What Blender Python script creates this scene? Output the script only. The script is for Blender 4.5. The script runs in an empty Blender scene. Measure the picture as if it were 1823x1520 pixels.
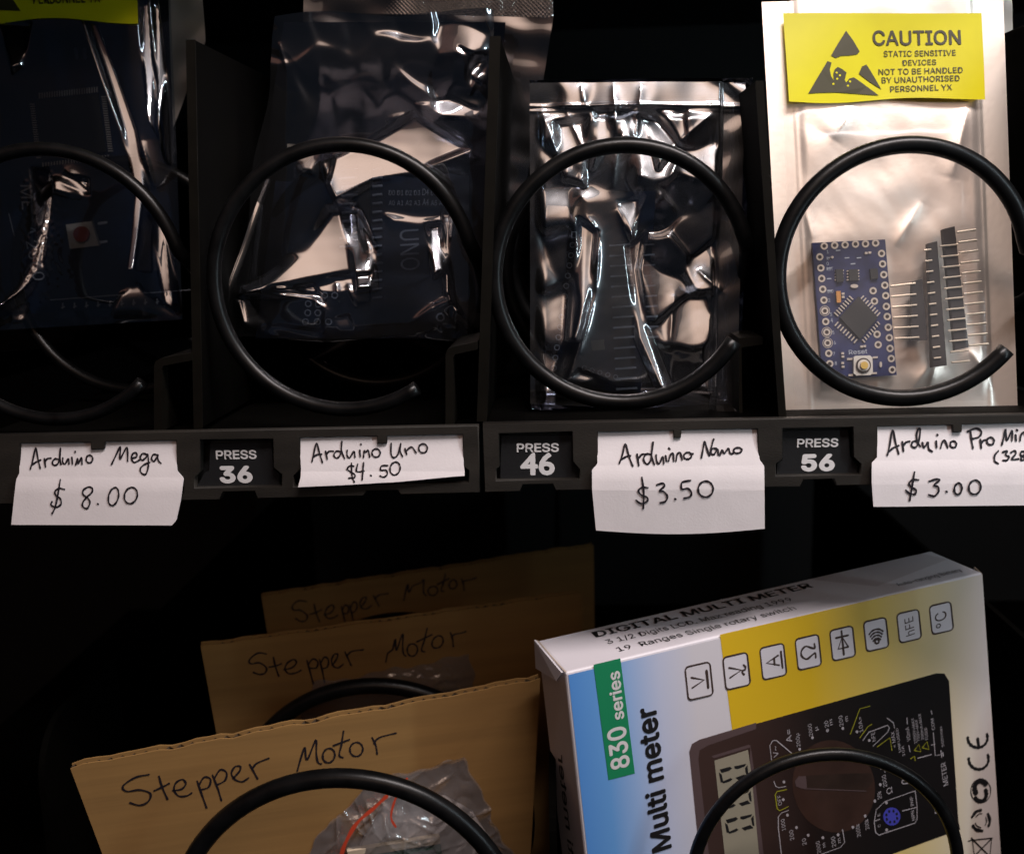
import bpy, bmesh, math, random
import numpy as np
from mathutils import Vector, Matrix

random.seed(7)
S = bpy.context.scene
COL = S.collection

# ------------------------------------------------------------------ camera
FPX, CX, CY, DIST = 1850.0, 911.5, 760.0, 0.30          # focal length in photo pixels, image centre
YAW, PITCH, ROLL = math.radians(3), math.radians(11), 0.029
cf = Vector((-math.sin(YAW) * math.cos(PITCH), math.cos(YAW) * math.cos(PITCH), -math.sin(PITCH)))
_r = Vector((math.cos(YAW), math.sin(YAW), 0))
_u = _r.cross(cf)
cr = _r * math.cos(ROLL) - _u * math.sin(ROLL)
cu = _u * math.cos(ROLL) + _r * math.sin(ROLL)
CAM = -cf * DIST
cd = bpy.data.cameras.new('camera')
cam = bpy.data.objects.new('camera', cd)
COL.objects.link(cam)
cam.matrix_world = Matrix(((cr.x, cu.x, -cf.x, CAM.x), (cr.y, cu.y, -cf.y, CAM.y), (cr.z, cu.z, -cf.z, CAM.z), (0, 0, 0, 1)))
cd.sensor_fit = 'HORIZONTAL'
cd.sensor_width = 36.0
cd.lens = 36.0 * FPX / 1823.0
cd.clip_start, cd.clip_end = 0.01, 50
cd.dof.use_dof = True
cd.dof.focus_distance = 0.305
cd.dof.aperture_fstop = 16
S.camera = cam

# ------------------------------------------------------------------ world, lamps, exposure
W = bpy.data.worlds.new('World')
S.world = W
W.use_nodes = True
bg = W.node_tree.nodes['Background']
_n, _l = W.node_tree.nodes, W.node_tree.links
_tc0 = _n.new('ShaderNodeTexCoord')
_nz = _n.new('ShaderNodeTexNoise')                      # broad shapes of a dim room: walls, furniture
_nz.inputs['Scale'].default_value, _nz.inputs['Detail'].default_value = 2.6, 3
_r1 = _n.new('ShaderNodeValToRGB')
_r1.color_ramp.elements[0].position, _r1.color_ramp.elements[1].position = 0.42, 0.62
_r1.color_ramp.elements[0].color, _r1.color_ramp.elements[1].color = (0.012, 0.009, 0.010, 1), (0.120, 0.058, 0.044, 1)
_sx = _n.new('ShaderNodeSeparateXYZ')
_r2 = _n.new('ShaderNodeMapRange')
_r2.inputs['From Min'].default_value, _r2.inputs['From Max'].default_value = 0.14, 0.34
_mx = _n.new('ShaderNodeMix')
_mx.data_type = 'RGBA'
_mx.inputs['A'].default_value = (0.0035, 0.0050, 0.0075, 1)
_l.new(_tc0.outputs['Generated'], _nz.inputs['Vector'])
_l.new(_nz.outputs['Fac'], _r1.inputs[0])
_l.new(_tc0.outputs['Generated'], _sx.inputs[0])
_l.new(_sx.outputs['Z'], _r2.inputs['Value'])
_l.new(_r2.outputs[0], _mx.inputs['Factor'])
_l.new(_r1.outputs[0], _mx.inputs['B'])
_l.new(_mx.outputs['Result'], bg.inputs['Color'])
bg.inputs['Strength'].default_value = 1.0


def area_lamp(name, loc, target, sx, sy, watts, color):
    l = bpy.data.lights.new(name, 'AREA')
    l.shape, l.size, l.size_y, l.energy, l.color = 'RECTANGLE', sx, sy, watts, color
    o = bpy.data.objects.new(name, l)
    COL.objects.link(o)
    o.location = loc
    o.rotation_euler = (Vector(target) - Vector(loc)).to_track_quat('-Z', 'Y').to_euler()
    return o


area_lamp('door_tube', (0.20, -0.22, 0.47), (0.06, 0, 0.0), 0.40, 0.018, 4.1, (1.0, 0.90, 0.88))
area_lamp('side_tube', (0.42, -0.22, 0.16), (0.0, 0.0, 0.05), 0.010, 0.5, 0.75, (0.74, 0.91, 1.0))
room = area_lamp('room_stand_in_lamp', (0.15, -1.70, 1.06), (0, 0, 0.05), 1.7, 0.9, 4.1, (1.0, 0.71, 0.54))  # added panel standing in for the warm room the bag film mirrors
# brightness shaped to fade towards the rim, so the mirrored patches soften
room.data.use_nodes = True
_N, _L = room.data.node_tree.nodes, room.data.node_tree.links
_em = _N['Emission']
_ge = _N.new('ShaderNodeNewGeometry')
_ds = _N.new('ShaderNodeVectorMath')
_ds.operation = 'DISTANCE'
_ds.inputs[1].default_value = (0.5, 0.5, 0)
_rp = _N.new('ShaderNodeMapRange')
_rp.interpolation_type = 'SMOOTHSTEP'
_rp.inputs['From Min'].default_value, _rp.inputs['From Max'].default_value = 0.12, 0.62
_rp.inputs['To Min'].default_value, _rp.inputs['To Max'].default_value = 1.55, 0.12
_L.new(_ge.outputs['Parametric'], _ds.inputs[0])
_L.new(_ds.outputs['Value'], _rp.inputs['Value'])
_L.new(_rp.outputs[0], _em.inputs['Strength'])
S.view_settings.view_transform = 'Standard'
S.view_settings.look = 'None'
S.view_settings.exposure = 0
S.view_settings.gamma = 1


# ------------------------------------------------------------------ measuring helpers
def ray(x, y):
    return cf + cr * ((x - CX) / FPX) + cu * ((CY - y) / FPX)


class Plane:
    """a real vertical or leaning surface; px() finds where a sight line meets it"""
    def __init__(s, o, yaw=0.0, lean=0.0):
        a, l = math.radians(yaw), math.radians(lean)
        s.o = Vector(o)
        s.n = Vector((math.sin(a) * math.cos(l), -math.cos(a) * math.cos(l), -math.sin(l)))

    def px(s, x, y, off=0.0):
        d = ray(x, y)
        o = s.o + s.n * off
        return CAM + d * ((o - CAM).dot(s.n) / d.dot(s.n))


def at(x, y, Y):
    d = ray(x, y)
    return CAM + d * ((Y - CAM.y) / d.y)


def PY(Y):
    return Plane((0, Y, 0))


def view(ox, oy, s):
    return lambda pts: [(ox + x / s, oy + y / s) for x, y in pts]


# ------------------------------------------------------------------ object helpers
def thing(name, label, cat, loc=(0, 0, 0), group=None):
    o = bpy.data.objects.new(name, None)
    o.empty_display_size = 0.01
    COL.objects.link(o)
    o.location = loc
    o['label'], o['category'] = label, cat
    if group:
        o['group'] = group
    return o


def tag(o, label, cat, group=None):
    o['label'], o['category'] = label, cat
    if group:
        o['group'] = group
    return o


def obj(name, bm, m, parent=None, smooth=False, label=None):
    me = bpy.data.meshes.new(name)
    if isinstance(bm, bmesh.types.BMesh):
        bmesh.ops.recalc_face_normals(bm, faces=bm.faces) if False else None
        bm.to_mesh(me)
        bm.free()
    else:
        me = bm
    me.materials.clear()
    me.materials.append(m)
    if smooth:
        me.polygons.foreach_set('use_smooth', [True] * len(me.polygons))
    o = bpy.data.objects.new(name, me)
    COL.objects.link(o)
    if parent is not None:
        o.parent = parent
        top = parent
        off = Vector(top.location)
        while top.parent:
            top = top.parent
            off += Vector(top.location)
        me.transform(Matrix.Translation(-off))
    if label:
        o['label'] = label
    return o


def struct(name, bm, m):
    o = obj(name, bm, m)
    o['kind'] = 'structure'
    return o


def BM():
    return bmesh.new()


def box(bm, x0, x1, y0, y1, z0, z1, bevel=0.0):
    r = bmesh.ops.create_cube(bm, size=1)
    for v in r['verts']:
        v.co = Vector(((x0 + x1) / 2 + v.co.x * (x1 - x0), (y0 + y1) / 2 + v.co.y * (y1 - y0), (z0 + z1) / 2 + v.co.z * (z1 - z0)))
    if bevel:
        es = list({e for v in r['verts'] for e in v.link_edges})
        bmesh.ops.bevel(bm, geom=es, offset=bevel, segments=2, affect='EDGES', profile=0.5)
    return bm


def prism3(bm, front, back):
    """solid between two outlines of equal count (front first, seen anticlockwise or not)"""
    n = len(front)
    f = [bm.verts.new(p) for p in front]
    b = [bm.verts.new(p) for p in back]
    fs = [bm.faces.new(f), bm.faces.new(b[::-1])]
    for i in range(n):
        fs.append(bm.faces.new((f[i], b[i], b[(i + 1) % n], f[(i + 1) % n])))
    bmesh.ops.recalc_face_normals(bm, faces=fs)
    bmesh.ops.triangulate(bm, faces=fs[:2], ngon_method='EAR_CLIP')
    return bm


def prism(bm, pl, pts, o0, o1, taper=None):
    """outline on a plane given as sight lines, solid from offset o0 (back) to o1 (front)"""
    front = [pl.px(x, y, 0) for x, y in pts]
    back = [p + pl.n * o0 for p in front]
    front = [p + pl.n * o1 for p in front]
    return prism3(bm, front, back)


def flat(bm, pl, pts, off):
    vs = [bm.verts.new(pl.px(x, y, 0) + pl.n * off) for x, y in pts]
    f = bm.faces.new(vs)
    f.normal_update()
    if f.normal.dot(pl.n) < 0:
        f.normal_flip()
    if len(vs) > 4:
        bmesh.ops.triangulate(bm, faces=[f], ngon_method='EAR_CLIP')
    return bm


def ell(cx, cy, rx, ry=None, n=18, a0=0.0, a1=360.0, rot=0.0):
    ry = rx if ry is None else ry
    full = abs(a1 - a0) >= 359.9
    k = n if full else n + 1
    out = []
    for i in range(k):
        a = math.radians(a0 + (a1 - a0) * i / n)
        x, y = rx * math.cos(a), ry * math.sin(a)
        c, s = math.cos(math.radians(rot)), math.sin(math.radians(rot))
        out.append((cx + x * c - y * s, cy + x * s + y * c))
    return out


def ringflat(bm, pl, cx, cy, r0, r1, off, n=16, sq=1.0):
    a = [bm.verts.new(pl.px(x, y, 0) + pl.n * off) for x, y in ell(cx, cy, r0, r0 * sq, n)]
    b = [bm.verts.new(pl.px(x, y, 0) + pl.n * off) for x, y in ell(cx, cy, r1, r1 * sq, n)]
    for i in range(n):
        f = bm.faces.new((a[i], a[(i + 1) % n], b[(i + 1) % n], b[i]))
        f.normal_update()
        if f.normal.dot(pl.n) < 0:
            f.normal_flip()


def catmull(pts, k=5, closed=False):
    P = [Vector(p) for p in pts]
    n = len(P)
    if n < 3:
        return P
    out = []
    rng = range(n if closed else n - 1)
    for i in rng:
        if closed:
            p0, p1, p2, p3 = P[i - 1], P[i], P[(i + 1) % n], P[(i + 2) % n]
        else:
            p0, p1, p2, p3 = P[max(i - 1, 0)], P[i], P[i + 1], P[min(i + 2, n - 1)]
        for j in range(k):
            t = j / k
            out.append(0.5 * ((2 * p1) + (p2 - p0) * t + (2 * p0 - 5 * p1 + 4 * p2 - p3) * t * t + (3 * p1 - p0 - 3 * p2 + p3) * t ** 3))
    if not closed:
        out.append(P[-1])
    return out


_step = [0]


def ribbon(bm, pts3, n, w, taper=True):
    """pen line of width w lying along points on a surface of normal n"""
    _step[0] = (_step[0] + 1) % 12
    lift = n * (_step[0] * 4e-6)
    m = len(pts3)
    if m < 2:
        return
    L, R = [], []
    for i, p in enumerate(pts3):
        t = (pts3[min(i + 1, m - 1)] - pts3[max(i - 1, 0)])
        if t.length < 1e-9:
            t = Vector((1, 0, 0))
        sd = n.cross(t.normalized()) * (w / 2) * (1 + 0.18 * math.sin(i * 0.9 + m))
        L.append(bm.verts.new(p + sd + lift))
        R.append(bm.verts.new(p - sd + lift))
    for i in range(m - 1):
        bm.faces.new((L[i], R[i], R[i + 1], L[i + 1]))
    for e in (0, m - 1):          # round pen tips
        c = pts3[e]
        t = (pts3[1] - pts3[0]) if e == 0 else (pts3[-2] - pts3[-1])
        t.normalize()
        sd = n.cross(t)
        vs = [bm.verts.new(c + lift + n * 2e-6 + (sd * math.cos(a) - t * math.sin(a)) * w / 2) for a in [math.pi * k / 6 for k in range(7)]]
        bm.faces.new(vs)


def pen(bm, pl, strokes, w, off=0.00012, smooth=True, surf=None):
    for st in strokes:
        closed = len(st) > 3 and st[0] == st[-1]
        if len(st) == 1:
            st = [st[0], (st[0][0] + 1.5, st[0][1] + 1.5)]
        p2 = [Vector((x, y, 0)) for x, y in st]
        if smooth and len(p2) > 2:
            p2 = catmull(p2[:-1] if closed else p2, 5, closed)
            if closed:
                p2 = p2 + [p2[0]]
        if surf:
            p3 = [surf(p.x, p.y) for p in p2]
        else:
            p3 = [pl.px(p.x, p.y, 0) + pl.n * off for p in p2]
        ribbon(bm, p3, pl.n, w)


# printed lettering: font outlines turned into real faces on the surface
_tc = {}
try:
    import os
    SANS = bpy.data.fonts.load(os.path.join(bpy.utils.system_resource('DATAFILES'), 'fonts', 'Inter.woff2'))
except Exception:
    SANS = None


def text_mesh(s, bold=0.0, space=1.0, shear=0.0):
    key = (s, bold, space, shear)
    if key in _tc:
        return _tc[key]
    cu_ = bpy.data.curves.new('lettering_curve', 'FONT')
    cu_.body, cu_.space_character, cu_.shear = s, space, shear
    cu_.resolution_u = 3
    if SANS and '4' not in s:
        cu_.font = SANS
    o = bpy.data.objects.new('lettering_curve', cu_)
    COL.objects.link(o)
    dg = bpy.context.evaluated_depsgraph_get()
    dg.update()
    me = bpy.data.meshes.new_from_object(o.evaluated_get(dg))
    vs = [v.co.copy() for v in me.vertices]
    fs = [list(p.vertices) for p in me.polygons]
    bpy.data.objects.remove(o)
    bpy.data.curves.remove(cu_)
    bpy.data.meshes.remove(me)
    if bold:                                   # heavier weight: the outline laid down in a small ring of shifts
        v0, f0_, vs, fs = vs, fs, [], []
        for k in range(9):
            dx, dy = (0, 0) if k == 8 else (bold * math.cos(k * math.pi / 4), bold * math.sin(k * math.pi / 4))
            n0 = len(vs)
            vs += [Vector((v.x + dx, v.y + dy, k * 4e-6)) for v in v0]
            fs += [[i + n0 for i in f] for f in f0_]
    else:
        vs = [Vector((v.x, v.y, 0)) for v in vs]
    _tc[key] = (vs, fs)
    return _tc[key]


def text(bm, pl, s, p0, p1, cap=None, bold=0.0, off=0.00012, space=1.0, shear=0.0, surf=None):
    """lettering whose baseline runs from sight line p0 to p1, cap height in photo pixels"""
    vs, fs = text_mesh(s, bold, space, shear)
    if not vs:
        return
    x0, x1 = min(v.x for v in vs), max(v.x for v in vs)
    hv, _ = text_mesh('H', bold)
    hcap = max(v.y for v in hv) - min(min(v.y for v in hv), 0)
    a, b = pl.px(*p0, 0), pl.px(*p1, 0)
    d = b - a
    sx = d.length / (x1 - x0)
    plen = math.hypot(p1[0] - p0[0], p1[1] - p0[1])
    sy = sx if cap is None else cap * d.length / plen / hcap
    ex = d.normalized()
    ey = pl.n.cross(ex).normalized()
    base = len(bm.verts)
    new = [bm.verts.new(a + ex * ((v.x - x0) * sx) + ey * (v.y * sy) + pl.n * (off + v.z)) for v in vs]
    for f in fs:
        try:
            bm.faces.new([new[i] for i in f])
        except ValueError:
            pass


def tube(bm, path, r, sides=14, cap=True):
    n = len(path)
    t = [(path[min(i + 1, n - 1)] - path[max(i - 1, 0)]).normalized() for i in range(n)]
    nv = t[0].orthogonal().normalized()
    rings = []
    for i in range(n):
        nv = (nv - t[i] * nv.dot(t[i])).normalized()
        bv = t[i].cross(nv)
        rr = r(i / (n - 1)) if callable(r) else r
        rings.append([bm.verts.new(path[i] + (nv * math.cos(a) + bv * math.sin(a)) * rr) for a in [2 * math.pi * k / sides for k in range(sides)]])
    fs = []
    for i in range(n - 1):
        for k in range(sides):
            fs.append(bm.faces.new((rings[i][k], rings[i][(k + 1) % sides], rings[i + 1][(k + 1) % sides], rings[i + 1][k])))
    if cap:
        bm.faces.new(rings[0][::-1])
        bm.faces.new(rings[-1])


# ------------------------------------------------------------------ materials
def mat(name, color, rough=0.5, metallic=0.0, var=0.0, vscale=200.0, bump=0.0, bscale=900.0, spec=0.5, stretch=(1, 1, 1)):
    m = bpy.data.materials.new(name)
    m.use_nodes = True
    N, L = m.node_tree.nodes, m.node_tree.links
    b = N['Principled BSDF']
    b.inputs['Base Color'].default_value = (*color, 1)
    b.inputs['Roughness'].default_value = rough
    b.inputs['Metallic'].default_value = metallic
    b.inputs['Specular IOR Level'].default_value = spec
    if var or bump:
        tc = N.new('ShaderNodeTexCoord')
        mp = N.new('ShaderNodeMapping')
        mp.inputs['Scale'].default_value = stretch
        L.new(tc.outputs['Object'], mp.inputs['Vector'])
    if var:
        nz = N.new('ShaderNodeTexNoise')
        nz.inputs['Scale'].default_value = vscale
        nz.inputs['Detail'].default_value = 6
        L.new(mp.outputs[0], nz.inputs['Vector'])
        rp = N.new('ShaderNodeValToRGB')
        rp.color_ramp.elements[0].position, rp.color_ramp.elements[1].position = 0.3, 0.7
        rp.color_ramp.elements[0].color = (*[c * (1 - var) for c in color], 1)
        rp.color_ramp.elements[1].color = (*[min(1, c * (1 + var)) for c in color], 1)
        L.new(nz.outputs['Fac'], rp.inputs[0])
        L.new(rp.outputs[0], b.inputs['Base Color'])
    if bump:
        n2 = N.new('ShaderNodeTexNoise')
        n2.inputs['Scale'].default_value = bscale
        n2.inputs['Detail'].default_value = 4
        L.new(mp.outputs[0], n2.inputs['Vector'])
        bp = N.new('ShaderNodeBump')
        bp.inputs['Strength'].default_value = bump
        bp.inputs['Distance'].default_value = 0.0004
        L.new(n2.outputs['Fac'], bp.inputs['Height'])
        L.new(bp.outputs[0], b.inputs['Normal'])
    return m


def film(name, clear, refl, rough, mirror, fres=0.8, bump=0.0, haze=0.0, milk=0.0, hrough=0.26):
    """thin plastic film: see-through share tinted by 'clear', mirror share of colour refl"""
    m = bpy.data.materials.new(name)
    m.use_nodes = True
    N, L = m.node_tree.nodes, m.node_tree.links
    N.remove(N['Principled BSDF'])
    out = N['Material Output']
    tr = N.new('ShaderNodeBsdfTransparent')
    tr.inputs['Color'].default_value = (*clear, 1)
    gl = N.new('ShaderNodeBsdfGlossy')
    gl.inputs['Color'].default_value = (*refl, 1)
    gl.inputs['Roughness'].default_value = rough
    lw = N.new('ShaderNodeLayerWeight')
    lw.inputs['Blend'].default_value = 0.25
    ma = N.new('ShaderNodeMath')
    ma.operation = 'MULTIPLY_ADD'
    ma.use_clamp = True
    ma.inputs[1].default_value = fres
    ma.inputs[2].default_value = mirror
    L.new(lw.outputs['Fresnel'], ma.inputs[0])
    mx = N.new('ShaderNodeMixShader')
    L.new(ma.outputs[0], mx.inputs['Fac'])
    L.new(tr.outputs[0], mx.inputs[1])
    if haze:
        g2 = N.new('ShaderNodeBsdfGlossy')
        g2.inputs['Color'].default_value = (*[c * 0.9 for c in refl], 1)
        g2.inputs['Roughness'].default_value = hrough
        m2 = N.new('ShaderNodeMixShader')
        m2.inputs['Fac'].default_value = haze
        L.new(gl.outputs[0], m2.inputs[1])
        L.new(g2.outputs[0], m2.inputs[2])
        L.new(m2.outputs[0], mx.inputs[2])
    else:
        L.new(gl.outputs[0], mx.inputs[2])
    if milk:
        df = N.new('ShaderNodeBsdfDiffuse')
        df.inputs['Color'].default_value = (0.8, 0.78, 0.8, 1)
        m3 = N.new('ShaderNodeMixShader')
        m3.inputs['Fac'].default_value = milk
        L.new(mx.outputs[0], m3.inputs[1])
        L.new(df.outputs[0], m3.inputs[2])
        L.new(m3.outputs[0], out.inputs['Surface'])
    else:
        L.new(mx.outputs[0], out.inputs['Surface'])
    if bump:
        tc = N.new('ShaderNodeTexCoord')
        nz = N.new('ShaderNodeTexNoise')
        nz.inputs['Scale'].default_value = 700
        nz.inputs['Detail'].default_value = 5
        L.new(tc.outputs['Object'], nz.inputs['Vector'])
        bp = N.new('ShaderNodeBump')
        bp.inputs['Strength'].default_value = bump
        bp.inputs['Distance'].default_value = 0.0015
        L.new(nz.outputs['Fac'], bp.inputs['Height'])
        L.new(bp.outputs[0], gl.inputs['Normal'])
    return m


M = {}
M['black'] = mat('black_cabinet', (0.003, 0.003, 0.003), 0.7)
M['tray'] = mat('black_tray_plastic', (0.0013, 0.0011, 0.0008), 0.75, var=0.3, vscale=60, spec=0.035)
M['rail'] = mat('dark_grey_rail_plastic', (0.020, 0.017, 0.014), 0.6, var=0.4, vscale=70, bump=0.25, bscale=2500, stretch=(0.4, 1, 1.6), spec=0.28)
M['edge'] = mat('paler_divider_edge', (0.0045, 0.0037, 0.0025), 0.6, var=0.3, vscale=120, spec=0.1)  # paler than the tray plastic, for divider fronts and coil brackets
M['coil'] = mat('black_coil_coating', (0.004, 0.004, 0.0042), 0.33, var=0.6, vscale=140, bump=0.12, bscale=300, spec=0.26)
M['plate'] = mat('black_number_plate', (0.014, 0.014, 0.015), 0.4, bump=0.15, bscale=2000)
M['print_white'] = mat('white_print', (0.72, 0.70, 0.70), 0.5)
M['paper'] = mat('white_paper', (0.78, 0.73, 0.74), 0.85, var=0.03, vscale=150, bump=0.1, bscale=1500)
M['ink'] = mat('black_pen_ink', (0.012, 0.009, 0.014), 0.5)
M['card'] = mat('brown_cardboard', (0.28, 0.152, 0.046), 0.9, var=0.14, vscale=70, bump=0.12, bscale=420, stretch=(0.10, 0.10, 2.0))
M['flute'] = mat('cardboard_flute_dark', (0.07, 0.045, 0.025), 0.95)
M['boxwhite'] = mat('white_carton', (0.68, 0.64, 0.68), 0.45, var=0.03, vscale=60)
M['boxtop'] = mat('white_carton_top', (0.58, 0.54, 0.57), 0.45, var=0.05, vscale=80)
M['kraft'] = mat('raw_carton_edge', (0.42, 0.33, 0.25), 0.9)
M['print_grey'] = mat('grey_meter_print', (0.40, 0.36, 0.38), 0.5)
M['print_black'] = mat('black_print', (0.012, 0.011, 0.012), 0.45)
M['print_brown'] = mat('brown_print', (0.05, 0.03, 0.025), 0.45)
M['green'] = mat('green_print', (0.012, 0.24, 0.10), 0.45)
M['meter'] = mat('dark_meter_print', (0.034, 0.019, 0.014), 0.4, var=0.45, vscale=60)
M['meter_rim'] = mat('meter_rim_print', (0.10, 0.065, 0.065), 0.4)
M['meter_dial'] = mat('meter_dial_print', (0.045, 0.022, 0.016), 0.4, var=0.25, vscale=80)
M['lcd'] = mat('lcd_print', (0.31, 0.275, 0.205), 0.4)
M['blue_socket'] = mat('blue_socket_print', (0.06, 0.06, 0.40), 0.4)
M['yellow_line'] = mat('yellow_line_print', (0.30, 0.28, 0.02), 0.45)
M['label_yellow'] = mat('yellow_warning_label', (0.64, 0.575, 0.006), 0.35, var=0.04, vscale=90)
M['label_ink'] = mat('olive_black_print', (0.045, 0.038, 0.012), 0.5)
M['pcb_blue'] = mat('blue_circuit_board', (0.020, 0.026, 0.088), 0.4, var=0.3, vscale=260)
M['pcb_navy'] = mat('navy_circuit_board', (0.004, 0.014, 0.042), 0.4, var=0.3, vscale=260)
M['pcb_green'] = mat('green_circuit_board', (0.005, 0.10, 0.05), 0.4, var=0.2, vscale=260)
M['silk'] = mat('silkscreen_print', (0.42, 0.46, 0.54), 0.5)
M['pad'] = mat('tinned_pad', (0.80, 0.74, 0.66), 0.35, metallic=0.6)
M['chip'] = mat('black_chip', (0.02, 0.019, 0.018), 0.5)
M['hole'] = mat('dark_hole', (0.03, 0.015, 0.012), 0.7)
M['brass'] = mat('brass_button', (0.62, 0.42, 0.10), 0.4)
M['steel'] = mat('steel_pin', (0.75, 0.68, 0.56), 0.3, metallic=0.8)
M['pin_body'] = mat('black_header_plastic', (0.018, 0.013, 0.012), 0.5)
M['red'] = mat('red_button', (0.42, 0.10, 0.08), 0.45)
M['switch'] = mat('pale_switch_case', (0.62, 0.60, 0.55), 0.4)
M['orange'] = mat('orange_part', (0.55, 0.25, 0.06), 0.5)
M['foam'] = mat('white_wrapped_part', (0.52, 0.46, 0.44), 0.7, var=0.2, vscale=80)
M['cream'] = mat('cream_connector', (0.55, 0.45, 0.33), 0.6)
M['zip_red'] = mat('red_zip_line', (0.62, 0.07, 0.03), 0.4)
M['film_dark'] = film('dark_static_film', (0.86, 0.92, 1.0), (0.86, 0.88, 0.94), 0.045, 0.56, haze=0.20, hrough=0.30)
M['film_silver'] = film('silver_static_film', (0.86, 0.92, 0.98), (0.90, 0.90, 0.92), 0.05, 0.50, haze=0.36, hrough=0.32)
M['film_thin'] = film('thin_static_film', (0.90, 0.95, 1.0), (0.86, 0.88, 0.94), 0.045, 0.40, haze=0.14, hrough=0.30)
M['film_back'] = film('static_film_back', (0.05, 0.06, 0.08), (0.62, 0.62, 0.68), 0.08, 0.65)
M['film_clear'] = film('clear_bag_window', (0.97, 0.95, 0.94), (1, 1, 1), 0.22, 0.015, fres=0.12, milk=0.045)
M['poly'] = film('crinkled_poly_film', (0.97, 0.96, 0.96), (1, 1, 1), 0.09, 0.26, fres=0.6, bump=0.15, milk=0.11)
M['foil'] = mat('matt_aluminium_foil', (0.98, 0.89, 0.80), 0.39, metallic=0.85, bump=0.10, bscale=500)


def ramp_mat(name, stops, rough=0.42):
    """printed colour blend running along the carton's own u coordinate"""
    m = bpy.data.materials.new(name)
    m.use_nodes = True
    N, L = m.node_tree.nodes, m.node_tree.links
    uv = N.new('ShaderNodeUVMap')
    sx = N.new('ShaderNodeSeparateXYZ')
    rp = N.new('ShaderNodeValToRGB')
    el = rp.color_ramp.elements
    for i, (p, c) in enumerate(stops):
        e = el[i] if i < 2 else el.new(p)
        e.position, e.color = p, (*c, 1)
    L.new(uv.outputs[0], sx.inputs[0])
    L.new(sx.outputs[0], rp.inputs[0])
    L.new(rp.outputs[0], N['Principled BSDF'].inputs['Base Color'])
    N['Principled BSDF'].inputs['Roughness'].default_value = rough
    return m


# ------------------------------------------------------------------ the cabinet
BACK = 0.46
b = BM(); box(b, -0.75, 0.75, BACK, BACK + 0.01, -0.5, 0.6); struct('back_wall', b, M['black'])
b = BM(); box(b, -0.76, -0.75, -0.03, BACK, -0.5, 0.6); struct('left_wall', b, M['black'])
b = BM(); box(b, 0.75, 0.76, -0.03, BACK, -0.5, 0.6); struct('right_wall', b, M['black'])
b = BM(); box(b, -0.75, 0.75, 0.0, BACK, 0.187, 0.202); box(b, -0.75, -0.098, -0.004, 0.004, 0.142, 0.1865); struct('ceiling_with_shade_lip', b, M['black'])  # left lip added out of view to shade the leftmost bag's label
b = BM(); box(b, -0.75, 0.75, -0.02, BACK, -0.51, -0.50); struct('floor', b, M['black'])


# ------------------------------------------------------------------ trays
def rail_mesh(outer, holes, thick=0.0032):
    cu_ = bpy.data.curves.new('rail_curve', 'CURVE')
    cu_.dimensions, cu_.fill_mode = '2D', 'BOTH'
    cu_.extrude = thick / 2 - 0.00025
    cu_.bevel_depth, cu_.bevel_resolution = 0.00025, 1
    for pts in [outer] + holes:
        q = [at(x, y, 0) for x, y in pts]
        sp = cu_.splines.new('POLY')
        sp.points.add(len(q) - 1)
        for p, v in zip(sp.points, q):
            p.co = (v.x, v.z, 0, 1)
        sp.use_cyclic_u = True
    o = bpy.data.objects.new('rail_curve', cu_)
    COL.objects.link(o)
    dg = bpy.context.evaluated_depsgraph_get()
    dg.update()
    me = bpy.data.meshes.new_from_object(o.evaluated_get(dg))
    bpy.data.objects.remove(o)
    bpy.data.curves.remove(cu_)
    for v in me.vertices:
        x, z, e = v.co
        v.co = (x, thick / 2 - e, z)
    me.flip_normals()
    return me


H = {}
H['tag1'] = [(34, 788), (162, 786), (163, 799), (184, 798), (186, 785), (315, 783), (316, 840), (328, 852), (328, 880), (22, 884), (26, 856), (34, 844)]
H['p36'] = [(355, 781), (487, 780), (488, 832), (503, 844), (503, 867), (345, 870), (345, 849), (355, 838)]
H['tag2'] = [(532, 778), (672, 775), (673, 789), (687, 788), (688, 775), (825, 772), (826, 829), (836, 837), (836, 860), (521, 868), (521, 846), (534, 834)]
H['p46'] = [(887, 770), (1020, 767), (1021, 821), (1033, 835), (1033, 854), (882, 857), (882, 835), (888, 829)]
H['tag3'] = [(1063, 768), (1200, 765), (1201, 778.5), (1211, 778), (1212, 764.5), (1350, 762), (1352, 817), (1361, 828), (1361, 852), (1053, 857), (1053, 835), (1063, 826)]
H['p56'] = [(1392, 761), (1520, 759), (1521, 813), (1534, 825), (1534, 846), (1380, 849), (1380, 825), (1392, 816)]
H['tag4'] = [(1561, 758), (1697, 755), (1698, 768.5), (1711, 768), (1712, 754.5), (1850, 751), (1852, 811), (1864, 822), (1864, 841), (1552, 847), (1552, 824), (1561, 814)]
outA = [(-60, 777), (850, 759), (853, 875), (714, 879), (708, 871), (652, 872), (646, 881), (459, 886), (454, 873), (396, 874), (390, 888), (-60, 897)]
outB = [(861, 755.5), (1960, 737), (1960, 853), (1490, 863), (1486, 851), (1430, 852.5), (1424, 865), (990, 871.5), (985, 860), (930, 861), (925, 873), (864, 875)]


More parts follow.
